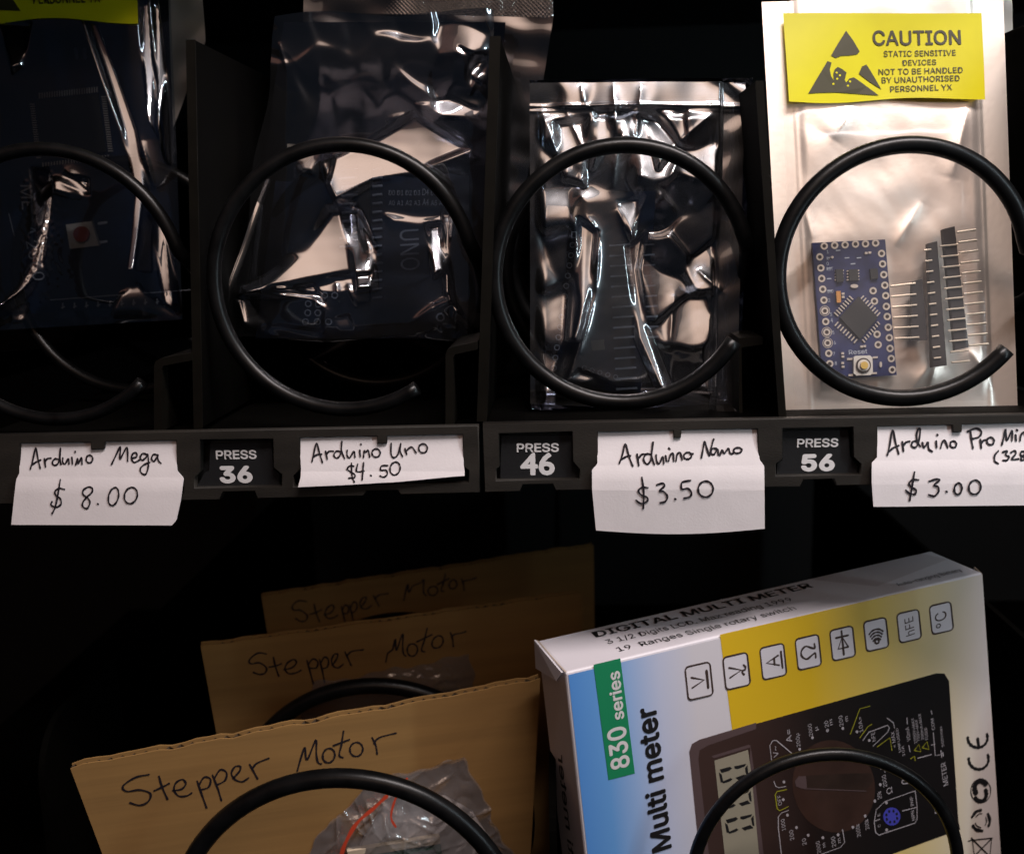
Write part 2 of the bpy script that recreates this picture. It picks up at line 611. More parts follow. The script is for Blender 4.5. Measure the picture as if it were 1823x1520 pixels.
def tray(label, x0, x1, outer, holes, dividers, brackets, cat='tray'):
    t = thing('vending_tray', label, cat, (x0, 0, 0), 'trays of the vending machine')
    me = rail_mesh(outer, holes)
    obj('front_rail', me, M['rail'], t)
    b = BM(); box(b, x0, x1, 0.0034, 0.40, -0.0030, -0.0012); obj('tray_floor', b, M['tray'], t)
    for pts, th in dividers:                       # sight lines of the front edge, thickness
        (xa, ya), (xb, yb) = pts
        p0, p1 = at(xa, ya, 0.006), at(xb, yb, 0.006)
        b = BM()
        f = [p0, p1, p1 + Vector((th, 0, 0)), p0 + Vector((th, 0, 0))]
        back = [q + Vector((0, 0.38, 0)) for q in f]
        prism3(b, f, back)
        bmesh.ops.bevel(b, geom=[e for e in b.edges], offset=0.0004, segments=1, affect='EDGES')
        obj('divider', b, M['tray'], t)
        b = BM()
        e = [q + Vector((0, -0.0006, 0)) for q in f]
        prism3(b, e, [q + Vector((0, 0.0002, 0)) for q in f])
        obj('divider_edge', b, M['edge'], t)
    for pts in brackets:
        b = BM()
        prism(b, PY(0.004), pts, -0.03, 0.0)
        obj('coil_bracket', b, M['edge'], t)
    return t


def bracket(x, yb, yt, xr, w=14):
    return [(x, yb), (x, yt + 14), (x + 3, yt + 5), (x + 12, yt), (xr, yt - 10), (xr, yt + 4), (x + 17, yt + 13), (x + w, yt + 19), (x + w, yb)]


trayA = tray('black tray on the left holding columns of three and four and a half dollars tags', at(-60, 800, 0).x, at(853, 800, 0).x, outA, [H['tag1'], H['p36'], H['tag2']],
             [(((332, 72), (346, 762)), 0.0026), (((-420, 60), (-360, 770)), 0.0026)], [bracket(274, 768, 638, 340), bracket(793, 758, 618, 850)])
trayA['label'] = 'left black tray with gray front rail above the cardboard sheets'
trayB = tray('x', at(861, 800, 0).x, at(1960, 800, 0).x, outB, [H['p46'], H['tag3'], H['p56'], H['tag4']],
             [(((872, 66), (849, 750)), 0.0030), (((1344, 145), (1386, 748)), 0.0022), (((1925, 0), (1975, 745)), 0.0022)], [])
trayB['label'] = 'right black tray with gray front rail above the meter carton'
for xr, y in ((1358, 600),):
    b = BM()
    prism(b, PY(0.012), [(xr - 42, y + 2), (xr, y), (xr, y + 13), (xr - 38, y + 19), (xr - 36, y + 135), (xr - 42, y + 135)], -0.02, 0.0)
    obj('coil_bracket', b, M['edge'], trayB)

# lower trays, mostly in the dark
LZ = -0.205
def lower_tray(label, x0, x1, dx):
    t = thing('vending_tray', label, 'tray', (x0, 0, LZ), 'trays of the vending machine')
    b = BM(); box(b, x0, x1, 0.0, 0.40, LZ - 0.003, LZ - 0.001); obj('tray_floor', b, M['tray'], t)
    b = BM(); box(b, x0, x1, -0.004, -0.0005, LZ - 0.022, LZ); obj('front_rail', b, M['rail'], t)
    for xx, yf, zt in dx:
        b = BM()
        pr = [(yf, LZ)] + [(yf + 0.02 - 0.02 * math.cos(a), zt - 0.02 + 0.02 * math.sin(a)) for a in [math.pi / 2 * k / 8 for k in range(9)]] + [(0.40, zt), (0.40, LZ)]
        prism3(b, [Vector((xx, y, z)) for y, z in pr], [Vector((xx + 0.0022, y, z)) for y, z in pr])
        obj('divider', b, M['tray'], t)
    return t


lower_tray('lower left tray under the brown cardboard sheets', -0.30, 0.0105, [(-0.165, 0.02, -0.105), (0.0080, -0.001, -0.112)])
lower_tray('lower right tray under the meter carton', 0.0135, 0.33, [(0.183, 0.02, -0.098)])


# ------------------------------------------------------------------ coils
def coil(name, label, c, R, wr, Y0, a_start, first, pitch, turns, kick=(15, -35), bulge=0.0):
    """wire spiral: front turn starts at a_start (deg, anticlockwise from +x as seen) and runs clockwise"""
    path = []
    total = 360 * turns
    y = Y0
    n = int(total / 4)
    kick_n = 0
    for i in range(n):
        a = a_start - i * 4
        kt = ((a - kick[1]) % 360) / (kick[0] - kick[1])
        Rk = R * (1 + (bulge * math.sin(math.pi * kt) if kt < 1 and i > 20 else 0)) * (1 + 0.004 * math.sin(a * 0.043 + c.x * 90))
        path.append(Vector((c.x + Rk * math.cos(math.radians(a)), y, c.z + Rk * math.sin(math.radians(a)))))
        k = (a - kick[1]) % 360
        span = kick[0] - kick[1]
        if k < span and i > 20:
            y += (pitch - first) / (span / 4)
        else:
            y += first / ((360 - span) / 4)
    b = BM()
    tube(b, path, wr, 14)
    o = obj(name, b, M['coil'], None, smooth=True)
    o.location = (0, 0, 0)
    return tag(o, label, 'spiral coil', 'black dispensing coils')


def coil_px(label, top, bottom, left, right, a_start, Y0=0.0065, wpx=26, first=0.008, pitch=0.055, turns=3.6, kick=(15, -35), bulge=0.05):
    yc = Y0 + first * 0.4
    T, Bm, Lf = at((left + right) / 2, top, yc), at((left + right) / 2, bottom, yc), at(left, (top + bottom) / 2, yc)
    Rt = at(right, (top + bottom) / 2, yc)
    wr = wpx / 2 * (T - Bm).length / (bottom - top)
    R = ((T - Bm).length + (Rt - Lf).length) / 4 - wr
    c = (T + Bm + Lf + Rt) / 4
    return coil('spiral_coil', label, c, R, wr, Y0, a_start, first, pitch, turns, kick, bulge)


coil_px('black coil cut by the left edge, around the bag with a red button', 260, 754, -160, 334, -47, wpx=24, Y0=0.0075)
coil_px('black coil around the dark shiny bag above the 4.50 dollar tag', 246, 742, 367, 856, -57, wpx=27)
coil_px('black coil around the silver bag above the 3.50 dollar tag', 240, 736, 871, 1346, -31, wpx=29)
coil_px('black coil in front of the bag with the yellow warning label and small blue board', 228, 738, 1384, 1840, -38, wpx=31, kick=(10, -28), bulge=0.36)
coil_px('black coil holding the brown cardboard sheets', 1362, 1972, 312, 922, -50, Y0=-0.014, wpx=30, first=0.004, pitch=0.064, turns=3.6, kick=(-62, -118))
coil_px('black coil in front of the white and yellow meter carton', 1330, 1808, 1236, 1714, -50, Y0=-0.012, wpx=21, first=0.010, pitch=0.057, turns=0.98, kick=(-62, -118))


# ------------------------------------------------------------------ number plates
def plate(label, hole, body, top, lines):
    o = at(*body[0], 0)
    t = thing('number_plate', label, 'number plate', (o.x, 0.004, o.z), 'number plates in the rail')
    b = BM()
    cx_, cy_ = sum(p[0] for p in hole) / len(hole), sum(p[1] for p in hole) / len(hole)
    prism(b, PY(0.0052), [(cx_ + (x - cx_) * 1.04, cy_ + (y - cy_) * 1.06) for x, y in hole], -0.001, 0.0)
    prism(b, PY(0.0022), body, -0.0029, 0.0)
    obj('plate_body', b, M['plate'], t)
    b = BM(); prism(b, PY(0.0020), top, -0.002, 0.0); obj('plate_ridge', b, M['rail'], t)
    b = BM()
    for s, p0, p1, cap, bold in lines:
        text(b, PY(0.0022), s, p0, p1, cap, bold)
    obj('lettering', b, M['print_white'], t)


def v2(ox, oy, s):
    f = view(ox, oy, s)
    return lambda *p: f(p) if len(p) > 1 else f(p)[0]


V2, V3, V4 = v2(340, 740, 3.255), v2(860, 740, 3.376), v2(1340, 740, 3.774)
plate('number plate reading PRESS 36', H['p36'], V2((112, 158), (465, 155), (478, 305), (512, 338), (512, 408), (30, 416), (80, 330), (105, 320)),
      V2((118, 137), (468, 134), (468, 152), (118, 155)),
      [('PRESS', V2((147, 250)), V2((382, 247)), 16, 0.022), ('36', V2((168, 384)), V2((360, 381)), 31, 0.04)])
plate('number plate reading PRESS 46', H['p46'], V3((110, 120), (535, 116), (540, 275), (575, 320), (575, 382), (105, 388), (105, 300)),
      V3((148, 98), (512, 94), (512, 112), (148, 116)),
      [('PRESS', V3((203, 217)), V3((456, 214)), 16, 0.022), ('46', V3((225, 353)), V3((432, 350)), 31, 0.028)])
plate('number plate reading PRESS 56', H['p56'], V4((200, 100), (640, 92), (655, 275), (705, 330), (705, 398), (160, 404), (165, 320), (200, 300)),
      V4((200, 86), (625, 76), (625, 88), (200, 98)),
      [('PRESS', V4((297, 210)), V4((574, 206)), 16, 0.022), ('56', V4((323, 366)), V4((550, 362)), 32, 0.04)])


# ------------------------------------------------------------------ price tags
def circ(cx, cy, rx, ry, rot=0, a0=-60):
    p = ell(cx, cy, rx, ry, 9, a0, a0 + 360, rot)
    return p + [p[0]]


PX = 0.000165                                     # metres per photo pixel near the rail


def price_tag(label, left, right, strokes, w=0.00050, curl=0.0022, fold=None, crease_at=None):
    """left/right: outlines down the two sides as sight lines; the paper comes forward over the lower lip"""
    yt, yb = left[0][1], left[-1][1]

    def depth(y, x):
        t = min(max((y - yt) / 90.0, 0), 1)
        d = 0.0009 - t * t * (3 - 2 * t) * 0.0022 - max(0, (y - yt - 60) / (yb - yt + 1e-6)) * curl
        if crease_at and y > crease_at[0]:
            d += (y - crease_at[0]) * crease_at[1] * PX
        return d + 0.00012 * math.sin(x * 0.02 + y * 0.015)

    def interp(side, t):
        y = side[0][1] + (side[-1][1] - side[0][1]) * t
        for (xa, ya), (xb, yb_) in zip(side, side[1:]):
            if ya <= y <= yb_ + 1e-6:
                k = (y - ya) / (yb_ - ya) if yb_ > ya else 0
                return xa + (xb - xa) * k, y
        return side[-1][0], y
    nr, nc = 44, 14
    ts = sorted(set([i / nr for i in range(nr + 1)]))
    b = BM()
    grid = []
    for t in ts:
        lx, ly = interp(left, t)
        rx, ry = interp(right, t)
        row = []
        for j in range(nc + 1):
            k = j / nc
            x, y = lx + (rx - lx) * k, ly + (ry - ly) * k
            if fold:
                y += fold(k, t)
            row.append(b.verts.new(at(x, y, depth(y, x))))
        grid.append(row)
    for i in range(len(grid) - 1):
        for j in range(nc):
            b.faces.new((grid[i][j], grid[i + 1][j], grid[i + 1][j + 1], grid[i][j + 1]))
    g = bmesh.ops.extrude_face_region(b, geom=list(b.faces))
    for v in [e for e in g['geom'] if isinstance(e, bmesh.types.BMVert)]:
        v.co.y += 0.00018
    bmesh.ops.recalc_face_normals(b, faces=b.faces)
    o = obj('price_tag', b, M['paper'], None, smooth=False)
    tag(o, label, 'price tag', 'handwritten price tags')
    b = BM()
    pen(b, PY(0), strokes, w, surf=lambda x, y: at(x, y, depth(y, x) - 0.00022))
    obj('handwriting', b, M['ink'], o)
    return o


T = view(0, 740, 3.798)
st1 = [[(205, 360), (222, 300), (241, 216), (255, 280), (272, 355)], [(212, 335), (240, 315), (275, 298)],
       [(300, 290), (308, 345)], [(303, 315), (320, 290), (345, 286)],
       [(398, 296), (375, 290), (355, 310), (362, 332), (385, 330), (402, 296), (410, 215), (405, 270), (412, 328)],
       [(425, 285), (425, 315), (440, 325), (463, 290), (467, 325)], [(486, 280), (490, 324)], [(508, 240), (510, 246)],
       [(512, 330), (525, 288), (528, 325), (552, 282), (555, 325)], circ(605, 292, 22, 26, 10),
       [(755, 328), (780, 275), (815, 208), (812, 292), (858, 212), (864, 306)],
       [(888, 288), (925, 275), (920, 250), (900, 255), (888, 288), (908, 315), (945, 298)],
       [(995, 262), (965, 255), (948, 280), (962, 300), (988, 280), (1000, 262), (1003, 340), (985, 395), (955, 385), (950, 355), (975, 330), (1012, 315)],
       [(1062, 264), (1037, 262), (1025, 290), (1040, 308), (1062, 278), (1067, 262), (1070, 300), (1088, 320)],
       [(436, 497), (400, 490), (372, 510), (380, 540), (408, 560), (412, 597), (380, 617), (345, 602), (352, 580)], [(408, 432), (378, 600), (352, 662)],
       [(625, 492), (600, 480), (565, 500), (562, 530), (598, 560), (608, 590), (590, 625), (562, 615), (560, 585), (588, 548), (620, 518), (625, 492)],
       [(660, 594), (665, 597)], circ(768, 545, 33, 62, 14), circ(885, 538, 43, 56, 18)]
price_tag('white paper tag handwritten 8.00 dollars at the left edge', [(34.5, 789), (34.5, 842), (29, 853), (25, 885), (20, 934)], [(314, 784), (315.5, 838), (327, 851), (322, 890), (314, 926), (306, 935)], [T(s) for s in st1])
T = view(340, 740, 3.255)
st2 = [[(702, 264), (712, 218), (728, 158), (745, 215), (762, 270)], [(706, 240), (730, 225), (758, 222)],
       [(780, 205), (790, 250)], [(784, 225), (800, 206), (825, 205)],
       [(866, 207), (842, 205), (828, 228), (845, 245), (866, 222), (875, 145), (872, 200), (890, 246)],
       [(905, 200), (905, 230), (920, 243), (945, 205), (950, 240)], [(978, 198), (981, 236)], [(984, 163), (987, 166)],
       [(1000, 240), (1004, 202), (1012, 212), (1027, 200), (1036, 238)], circ(1073, 215, 24, 24, 0),
       [(1160, 160), (1160, 220), (1175, 242), (1200, 222), (1216, 158), (1212, 200), (1226, 236)],
       [(1240, 190), (1250, 222)], [(1246, 205), (1278, 180), (1305, 214)], circ(1345, 188, 25, 26, 0),
       [(944, 291), (920, 290), (906, 308), (925, 325), (950, 340), (945, 358), (915, 360)], [(930, 275), (933, 345), (947, 384)],
       [(966, 280), (960, 322), (1002, 320)], [(1000, 272), (992, 370)], [(1041, 344), (1045, 347)],
       [(1140, 288), (1105, 290), (1100, 315), (1130, 315), (1138, 338), (1118, 355), (1095, 348)], circ(1183, 305, 29, 38, 14)]
price_tag('white paper tag with slanting lower edge, handwritten 4.50 dollars', [(532.5, 779), (536, 834), (535, 850), (530.5, 867)], [(824, 772.5), (825.5, 828), (827, 838), (827, 847)], [T(s) for s in st2], w=0.00048,
          fold=lambda k, t: 9 * t * math.sin(math.pi * min(k / 0.9, 1)) * (0.35 if k > 0.5 else 0.25))
T = view(860, 740, 3.376)
st3 = [[(820, 284), (838, 232), (855, 168), (876, 240), (900, 302)], [(833, 262), (860, 245), (886, 240)],
       [(925, 230), (936, 297)], [(930, 262), (955, 232), (985, 230)],
       [(1010, 232), (980, 230), (965, 262), (985, 290), (1008, 262), (1022, 155), (1012, 235), (1030, 292)],
       [(1040, 235), (1045, 275), (1060, 286), (1080, 245), (1086, 286)], [(1097, 240), (1103, 272)], [(1116, 194), (1122, 200)],
       [(1115, 272), (1127, 234), (1142, 226), (1146, 270)], [(1160, 270), (1168, 230), (1185, 222), (1196, 262)],
       circ(1230, 240, 24, 20, -20), [(1245, 230), (1262, 228)],
       [(1313, 252), (1322, 200), (1332, 155), (1345, 195), (1362, 240), (1372, 190), (1386, 140)],
       [(1402, 196), (1377, 198), (1370, 222), (1388, 232), (1408, 200), (1414, 234)],
       [(1424, 236), (1436, 205), (1450, 226), (1474, 196), (1486, 226), (1504, 226)], circ(1530, 208, 25, 17, -8),
       [(990, 432), (955, 430), (934, 450), (950, 475), (985, 490), (987, 512), (950, 527), (920, 508)], [(955, 370), (966, 460), (963, 556)],
       [(1045, 415), (1080, 405), (1090, 422), (1060, 450), (1085, 455), (1108, 485), (1095, 515), (1065, 522)], [(1153, 499), (1158, 501)],
       [(1246, 389), (1196, 400), (1195, 440), (1230, 436), (1252, 460), (1245, 485), (1208, 495)], circ(1338, 440, 45, 48, 10)]
tg = price_tag('tall creased white paper tag handwritten 3.50 dollars', [(1063, 769), (1063.5, 826), (1054, 836), (1054, 870), (1061, 944)], [(1350.5, 763), (1352, 818), (1360.5, 829), (1361, 870), (1361.5, 941)], [T(s) for s in st3], w=0.00054,
               fold=lambda k, t: 8 * t * t * t * math.sin(math.pi * k), crease_at=(872, 0.13))
T = view(1340, 740, 3.774)
st4 = [[(905, 264), (920, 200), (940, 95), (960, 180), (981, 255)], [(918, 240), (945, 215), (982, 200)],
       [(1005, 175), (1013, 236)], [(1008, 207), (1030, 178), (1055, 172)],
       [(1098, 168), (1075, 175), (1068, 202), (1095, 212), (1115, 170), (1126, 100), (1115, 85), (1102, 120), (1105, 170), (1125, 205)],
       [(1140, 180), (1147, 212), (1162, 200), (1177, 178), (1183, 222), (1206, 240)], [(1232, 170), (1236, 212)], [(1238, 127), (1243, 130)],
       [(1263, 216), (1275, 178), (1290, 165), (1310, 212)], circ(1348, 192, 21, 22, 0),
       [(1463, 100), (1470, 160), (1480, 217)], [(1443, 106), (1500, 84), (1536, 104), (1522, 140), (1473, 156)],
       [(1530, 160), (1536, 217)], [(1534, 190), (1552, 165), (1577, 160)], circ(1598, 170, 24, 25, 0),
       [(1675, 194), (1688, 140), (1700, 90), (1708, 165), (1742, 98), (1742, 165)], [(1766, 128), (1770, 167)], [(1774, 94), (1779, 98)],
       [(1797, 165), (1803, 128), (1826, 110), (1842, 158)], [(1862, 120), (1866, 160)], [(1868, 88), (1872, 91)],
       [(1650, 236), (1626, 268), (1627, 305), (1649, 321)], [(1680, 245), (1710, 235), (1700, 262), (1722, 275), (1710, 298), (1682, 300)],
       [(1735, 247), (1760, 235), (1768, 255), (1740, 293), (1786, 290)],
       [(1828, 238), (1805, 243), (1800, 262), (1825, 278), (1826, 295), (1806, 298), (1804, 280), (1824, 262), (1828, 238)], [(1850, 225), (1866, 260), (1852, 305)],
       [(1113, 430), (1072, 430), (1050, 455), (1070, 480), (1098, 500), (1090, 525), (1055, 522), (1030, 500)], [(1087, 378), (1070, 480), (1055, 567)],
       [(1185, 440), (1235, 425), (1255, 432), (1218, 465), (1246, 477), (1248, 510), (1220, 538), (1183, 530)], [(1300, 507), (1306, 510)],
       circ(1380, 490, 25, 39, 8), circ(1492, 480, 40, 48, 12)]
price_tag('white paper tag handwritten 3.00 dollars at the right edge', [(1562, 758.5), (1561.5, 814), (1552, 824), (1552, 860), (1555, 902)], [(1850, 751.5), (1852, 812), (1863, 823), (1864, 855), (1864, 899)], [T(s) for s in st4], w=0.00056, crease_at=(862, 0.08))


# ------------------------------------------------------------------ bag film helpers
def sdpoly(X, Yy, poly):
    """signed distance (inside positive) of many points to an outline"""
    d = np.full(X.shape, 1e9)
    ins = np.zeros(X.shape, bool)
    n = len(poly)
    for i in range(n):
        x0, y0 = poly[i]
        x1, y1 = poly[(i + 1) % n]
        ex, ey = x1 - x0, y1 - y0
        t = np.clip(((X - x0) * ex + (Yy - y0) * ey) / (ex * ex + ey * ey + 1e-9), 0, 1)
        d = np.minimum(d, np.hypot(X - x0 - t * ex, Yy - y0 - t * ey))
        c = ((y0 > Yy) != (y1 > Yy)) & (X < (x1 - x0) * (Yy - y0) / (y1 - y0 + 1e-12) + x0)
        ins ^= c
    return np.where(ins, d, -d)


def sstep(a, b_, x):
    t = np.clip((x - a) / (b_ - a), 0, 1)
    return t * t * (3 - 2 * t)


def waves(X, Yy, seed, scale, n=7, warp=0.0):
    r = random.Random(seed)
    out = np.zeros(X.shape)
    for _ in range(n):
        a = r.uniform(0, math.pi * 2)
        k = 2 * math.pi / (scale * r.uniform(0.6, 1.7))
        ph = r.uniform(0, 6.28)
        wx = warp * np.sin(Yy / scale * r.uniform(1, 3) + r.uniform(0, 6))
        out += np.sin((X * math.cos(a) + Yy * math.sin(a)) * k + ph + wx)
    return out / n


def crease(X, Yy, p, q, w, h):
    """ridge line from p to q of half width w px and height h px"""
    ex, ey = q[0] - p[0], q[1] - p[1]
    t = np.clip(((X - p[0]) * ex + (Yy - p[1]) * ey) / (ex * ex + ey * ey), 0, 1)
    d = np.hypot(X - p[0] - t * ex, Yy - p[1] - t * ey)
    return h * np.exp(-(d / w)) * np.sin(np.pi * np.clip(t, 0.02, 0.98)) ** 0.6


PX = 0.000165                                     # metres per photo pixel near the rail


def sheet(quad, Y, nx, ny, hf, m, parent, name='film', wob=0.0):
    pl_ = Y if isinstance(Y, Plane) else PY(Y)
    """bag face: a grid over four corners, pushed out towards the viewer by hf (in px units)"""
    s = np.linspace(0, 1, nx + 1)
    t = np.linspace(0, 1, ny + 1)
    Sg, Tg = np.meshgrid(s, t)
    (ax, ay), (bx, by), (cx_, cy_), (dx, dy) = quad
    X = (ax * (1 - Sg) + bx * Sg) * (1 - Tg) + (dx * (1 - Sg) + cx_ * Sg) * Tg
    Yy = (ay * (1 - Sg) + by * Sg) * (1 - Tg) + (dy * (1 - Sg) + cy_ * Sg) * Tg
    if wob:
        X = X + wob * np.sin(Yy / 37.0) * (2 * Sg - 1)
        Yy = Yy + wob * np.sin(X / 41.0) * (2 * Tg - 1)
    hgt = hf(X, Yy, Sg, Tg) * PX
    verts = []
    for i in range(ny + 1):
        for j in range(nx + 1):
            p = pl_.px(X[i, j], Yy[i, j]) + pl_.n * hgt[i, j]
            verts.append((p.x, p.y, p.z))
    faces = []
    w = nx + 1
    for i in range(ny):
        for j in range(nx):
            faces.append((i * w + j, (i + 1) * w + j, (i + 1) * w + j + 1, i * w + j + 1))
    me = bpy.data.meshes.new(name)
    me.from_pydata(verts, [], faces)
    me.update()
    return obj(name, me, m, parent, smooth=True)


def patches(X, Yy, lst):
    h = np.zeros(X.shape)
    for poly, gx, gy, w in lst:
        cx_ = sum(p[0] for p in poly) / len(poly)
        cy_ = sum(p[1] for p in poly) / len(poly)
        m_ = sstep(-w, w, sdpoly(X, Yy, poly))
        dx, dy = X - cx_, Yy - cy_
        h += m_ * (gx * dx + gy * dy + 0.0006 * (dx * dx + dy * dy))
    return h


def facets(X, Yy, cells, tau=7.0):
    """crumpled film: patches of different tilt meeting in soft folds; cells = (x, y, gx, gy, lift)"""
    D = np.stack([np.hypot(X - c[0], Yy - c[1]) for c in cells])
    D -= D.min(axis=0)
    Wt = np.exp(-D / tau)
    Wt /= Wt.sum(axis=0)
    Hh = np.stack([c[2] * (X - c[0]) + c[3] * (Yy - c[1]) + c[4] for c in cells])
    return (Wt * Hh).sum(axis=0)


def random_cells(seed, x0, x1, y0, y1, n, lit=0.5, amp=0.35):
    r = random.Random(seed)
    out = []
    tries = 0
    while len(out) < n and tries < 4000:
        tries += 1
        x, y = r.uniform(x0, x1), r.uniform(y0, y1)
        if any(math.hypot(x - c[0], y - c[1]) < 0.6 * math.sqrt((x1 - x0) * (y1 - y0) / n) for c in out):
            continue
        if r.random() < lit:
            g = (r.uniform(-0.24, 0.06), r.uniform(0.22, 0.38))
        else:
            g = (r.uniform(-amp, amp), r.uniform(-amp, amp * 0.3))
        out.append((x, y, g[0], g[1], r.uniform(-1.5, 1.5)))
    return out


def edge0(Sg, Tg, e=0.06):
    return sstep(0, e, Sg) * sstep(0, e, 1 - Sg) * sstep(0, e, Tg) * sstep(0, e, 1 - Tg)


# ------------------------------------------------------------------ circuit boards inside the bags
def board(label, pl, pts, m, th=0.0016, cat='circuit board'):
    o = pl.px(*pts[-1], 0)
    t = thing('circuit_board', label, cat, o, 'circuit boards inside the bags')
    b = BM(); prism(b, pl, pts, -th, 0.0); obj('board', b, m, t)
    return t


# --- large dark board, far left
pl = PY(0.073)
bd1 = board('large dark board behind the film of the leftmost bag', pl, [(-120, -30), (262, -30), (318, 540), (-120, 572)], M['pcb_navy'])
b = BM(); prism(b, pl, [(66, 180), (176, 168), (190, 270), (76, 285)], 0.0, 0.0010); obj('chip', b, M['chip'], bd1)
b = BM()
for i in range(24):
    k = i / 23
    for (xa, ya), (xb, yb), dx, dy in (((70, 176), (172, 165), 0, -10), ((76, 290), (192, 276), 0, 7), ((62, 185), (73, 280), -8, 0), ((181, 172), (193, 268), 8, 0)):
        x, y = xa + (xb - xa) * k, ya + (yb - ya) * k
        prism(b, pl, [(x, y), (x + (dx or 2), y), (x + (dx or 2), y + (dy or 2)), (x, y + (dy or 2))], 0, 0.0003)
obj('chip_legs', b, M['pad'], bd1)
b = BM(); prism(b, pl, [(121, 400), (166, 394), (179, 437), (128, 443)], 0, 0.0016); sw = obj('reset_button', b, M['switch'], bd1)
b = BM(); prism(b, pl, ell(150, 417, 14, 14, 18), 0.0014, 0.0026); obj('button_cap', b, M['red'], sw)
b = BM()
text(b, pl, 'MEGA', (36, 330), (44, 420), 22, 0)
text(b, pl, '2560', (46, 430), (60, 500), 22, 0)
obj('board_lettering', b, M['silk'], bd1)
b = BM()
pen(b, pl, [[(16, 380), (28, 430), (42, 505)], [(90, 534), (340, 516)]], 0.00025, smooth=False)
obj('outline_print', b, M['silk'], bd1)
b = BM()
for i in range(9):
    x = 110 + i * 21
    pen(b, pl, [[(x, 548 - i * 1.2), (x + 5, 546 - i * 1.2)], [(x + 2, 540 - i), (x + 2, 549 - i)]], 0.0004, smooth=False)
obj('pin_marks', b, M['silk'], bd1)
b = BM()
for y in (398, 432):
    pen(b, pl, [[(176, y), (190, y - 2)]], 0.0008, smooth=False)
obj('button_leads', b, M['silk'], bd1)
b = BM()
for x in (135, 150):
    pen(b, pl, [[(x, 88), (x + 2, 104)]], 0.0012, smooth=False)
obj('capacitor_marks', b, M['silk'], bd1)

# --- dark board, second column, its top leaning back
pl = Plane(at(650, 600, 0.047), 0, -20)
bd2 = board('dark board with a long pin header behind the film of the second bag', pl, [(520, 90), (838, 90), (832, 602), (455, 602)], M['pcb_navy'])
b = BM()
for i in range(28):
    y = 118 + i * 15.2
    xa = 612 - 3 * math.sin(i * 0.11) if i < 20 else 606
    if i < 22:
        prism(b, pl, [(xa, y + 3), (xa + 34, y), (xa + 34, y + 3), (xa, y + 6)], 0, 0.0012)
    prism(b, pl, [(664, y + 2), (681, y), (681, y + 3.2), (664, y + 5.2)], 0, 0.0012)
obj('header_pins', b, M['silk'], bd2)
b = BM()
text(b, pl, 'UNO', (712, 410), (714, 482), 32, 0)
for i in range(7):
    text(b, pl, 'A%d' % (i % 6), (692 + i * 15, 366), (703 + i * 15, 366), 9, 0)
    text(b, pl, 'D%d' % (i % 6), (692 + i * 15, 348), (703 + i * 15, 348), 9, 0)
obj('board_lettering', b, M['silk'], bd2)
b = BM()
for x, y in ((548, 557), (566, 557), (544, 573), (565, 573), (549, 541), (567, 542), (585, 573), (578, 526), (596, 526)):
    ringflat(b, pl, x, y, 4.2, 6.2, 0.00012, 12)
obj('pads', b, M['silk'], bd2)
b = BM()
ringflat(b, pl, 784, 565, 5, 8, 0.00012, 14)
obj('mounting_hole', b, M['silk'], bd2)
b = BM(); prism(b, pl, [(722, 110), (796, 108), (798, 190), (718, 192)], 0, 0.006); obj('socket', b, M['pcb_navy'], bd2)
b = BM(); prism(b, pl, [(640, 110), (660, 110), (660, 540), (640, 540)], 0, 0.0030); obj('header_strip', b, M['chip'], bd2)
b = BM(); prism(b, pl, ell(540, 262, 24, 34, 20), 0, 0.004); obj('capacitor', b, M['steel'], bd2)

# --- narrow board, third column
pl = PY(0.034)
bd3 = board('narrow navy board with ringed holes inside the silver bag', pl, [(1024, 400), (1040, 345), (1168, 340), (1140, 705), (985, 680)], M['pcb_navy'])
b = BM()
for i in range(14):
    k = i / 13
    x, y = 1022 - 36 * k, 418 + 237 * k
    if i == 0:
        pen(b, pl, [[(x - 4, y - 5), (x + 4, y - 5), (x + 4, y + 5), (x - 4, y + 5), (x - 4, y - 5)]], 0.0003, smooth=False)
    else:
        ringflat(b, pl, x, y, 3.6, 5.4, 0.00012, 12)
for i in range(5):
    ringflat(b, pl, 1040 + i * 14, 655 + i * 4, 3.0, 4.6, 0.00012, 12)
obj('pads', b, M['silk'], bd3)
b = BM()
for i in range(15):
    y = 434 + i * 18.2
    x = 1084 + i * 0.9
    prism(b, pl, [(x, y + 2), (x + 38 - i * 0.1, y - 0.5), (x + 38, y + 2.2), (x, y + 4.6)], 0.0005, 0.0016)
    if i < 10:
        prism(b, pl, [(x + 60, y + 1), (x + 80, y - 0.5), (x + 80, y + 2), (x + 60, y + 3.6)], 0.0005, 0.0016)
obj('header_pins', b, M['silk'], bd3)
b = BM(); prism(b, pl, [(1052, 470), (1078, 468), (1082, 520), (1058, 523)], 0, 0.0009); obj('chip', b, M['chip'], bd3)
b = BM(); prism(b, pl, [(1052, 606), (1075, 604), (1077, 622), (1054, 624)], 0, 0.0008); obj('crystal', b, M['steel'], bd3)

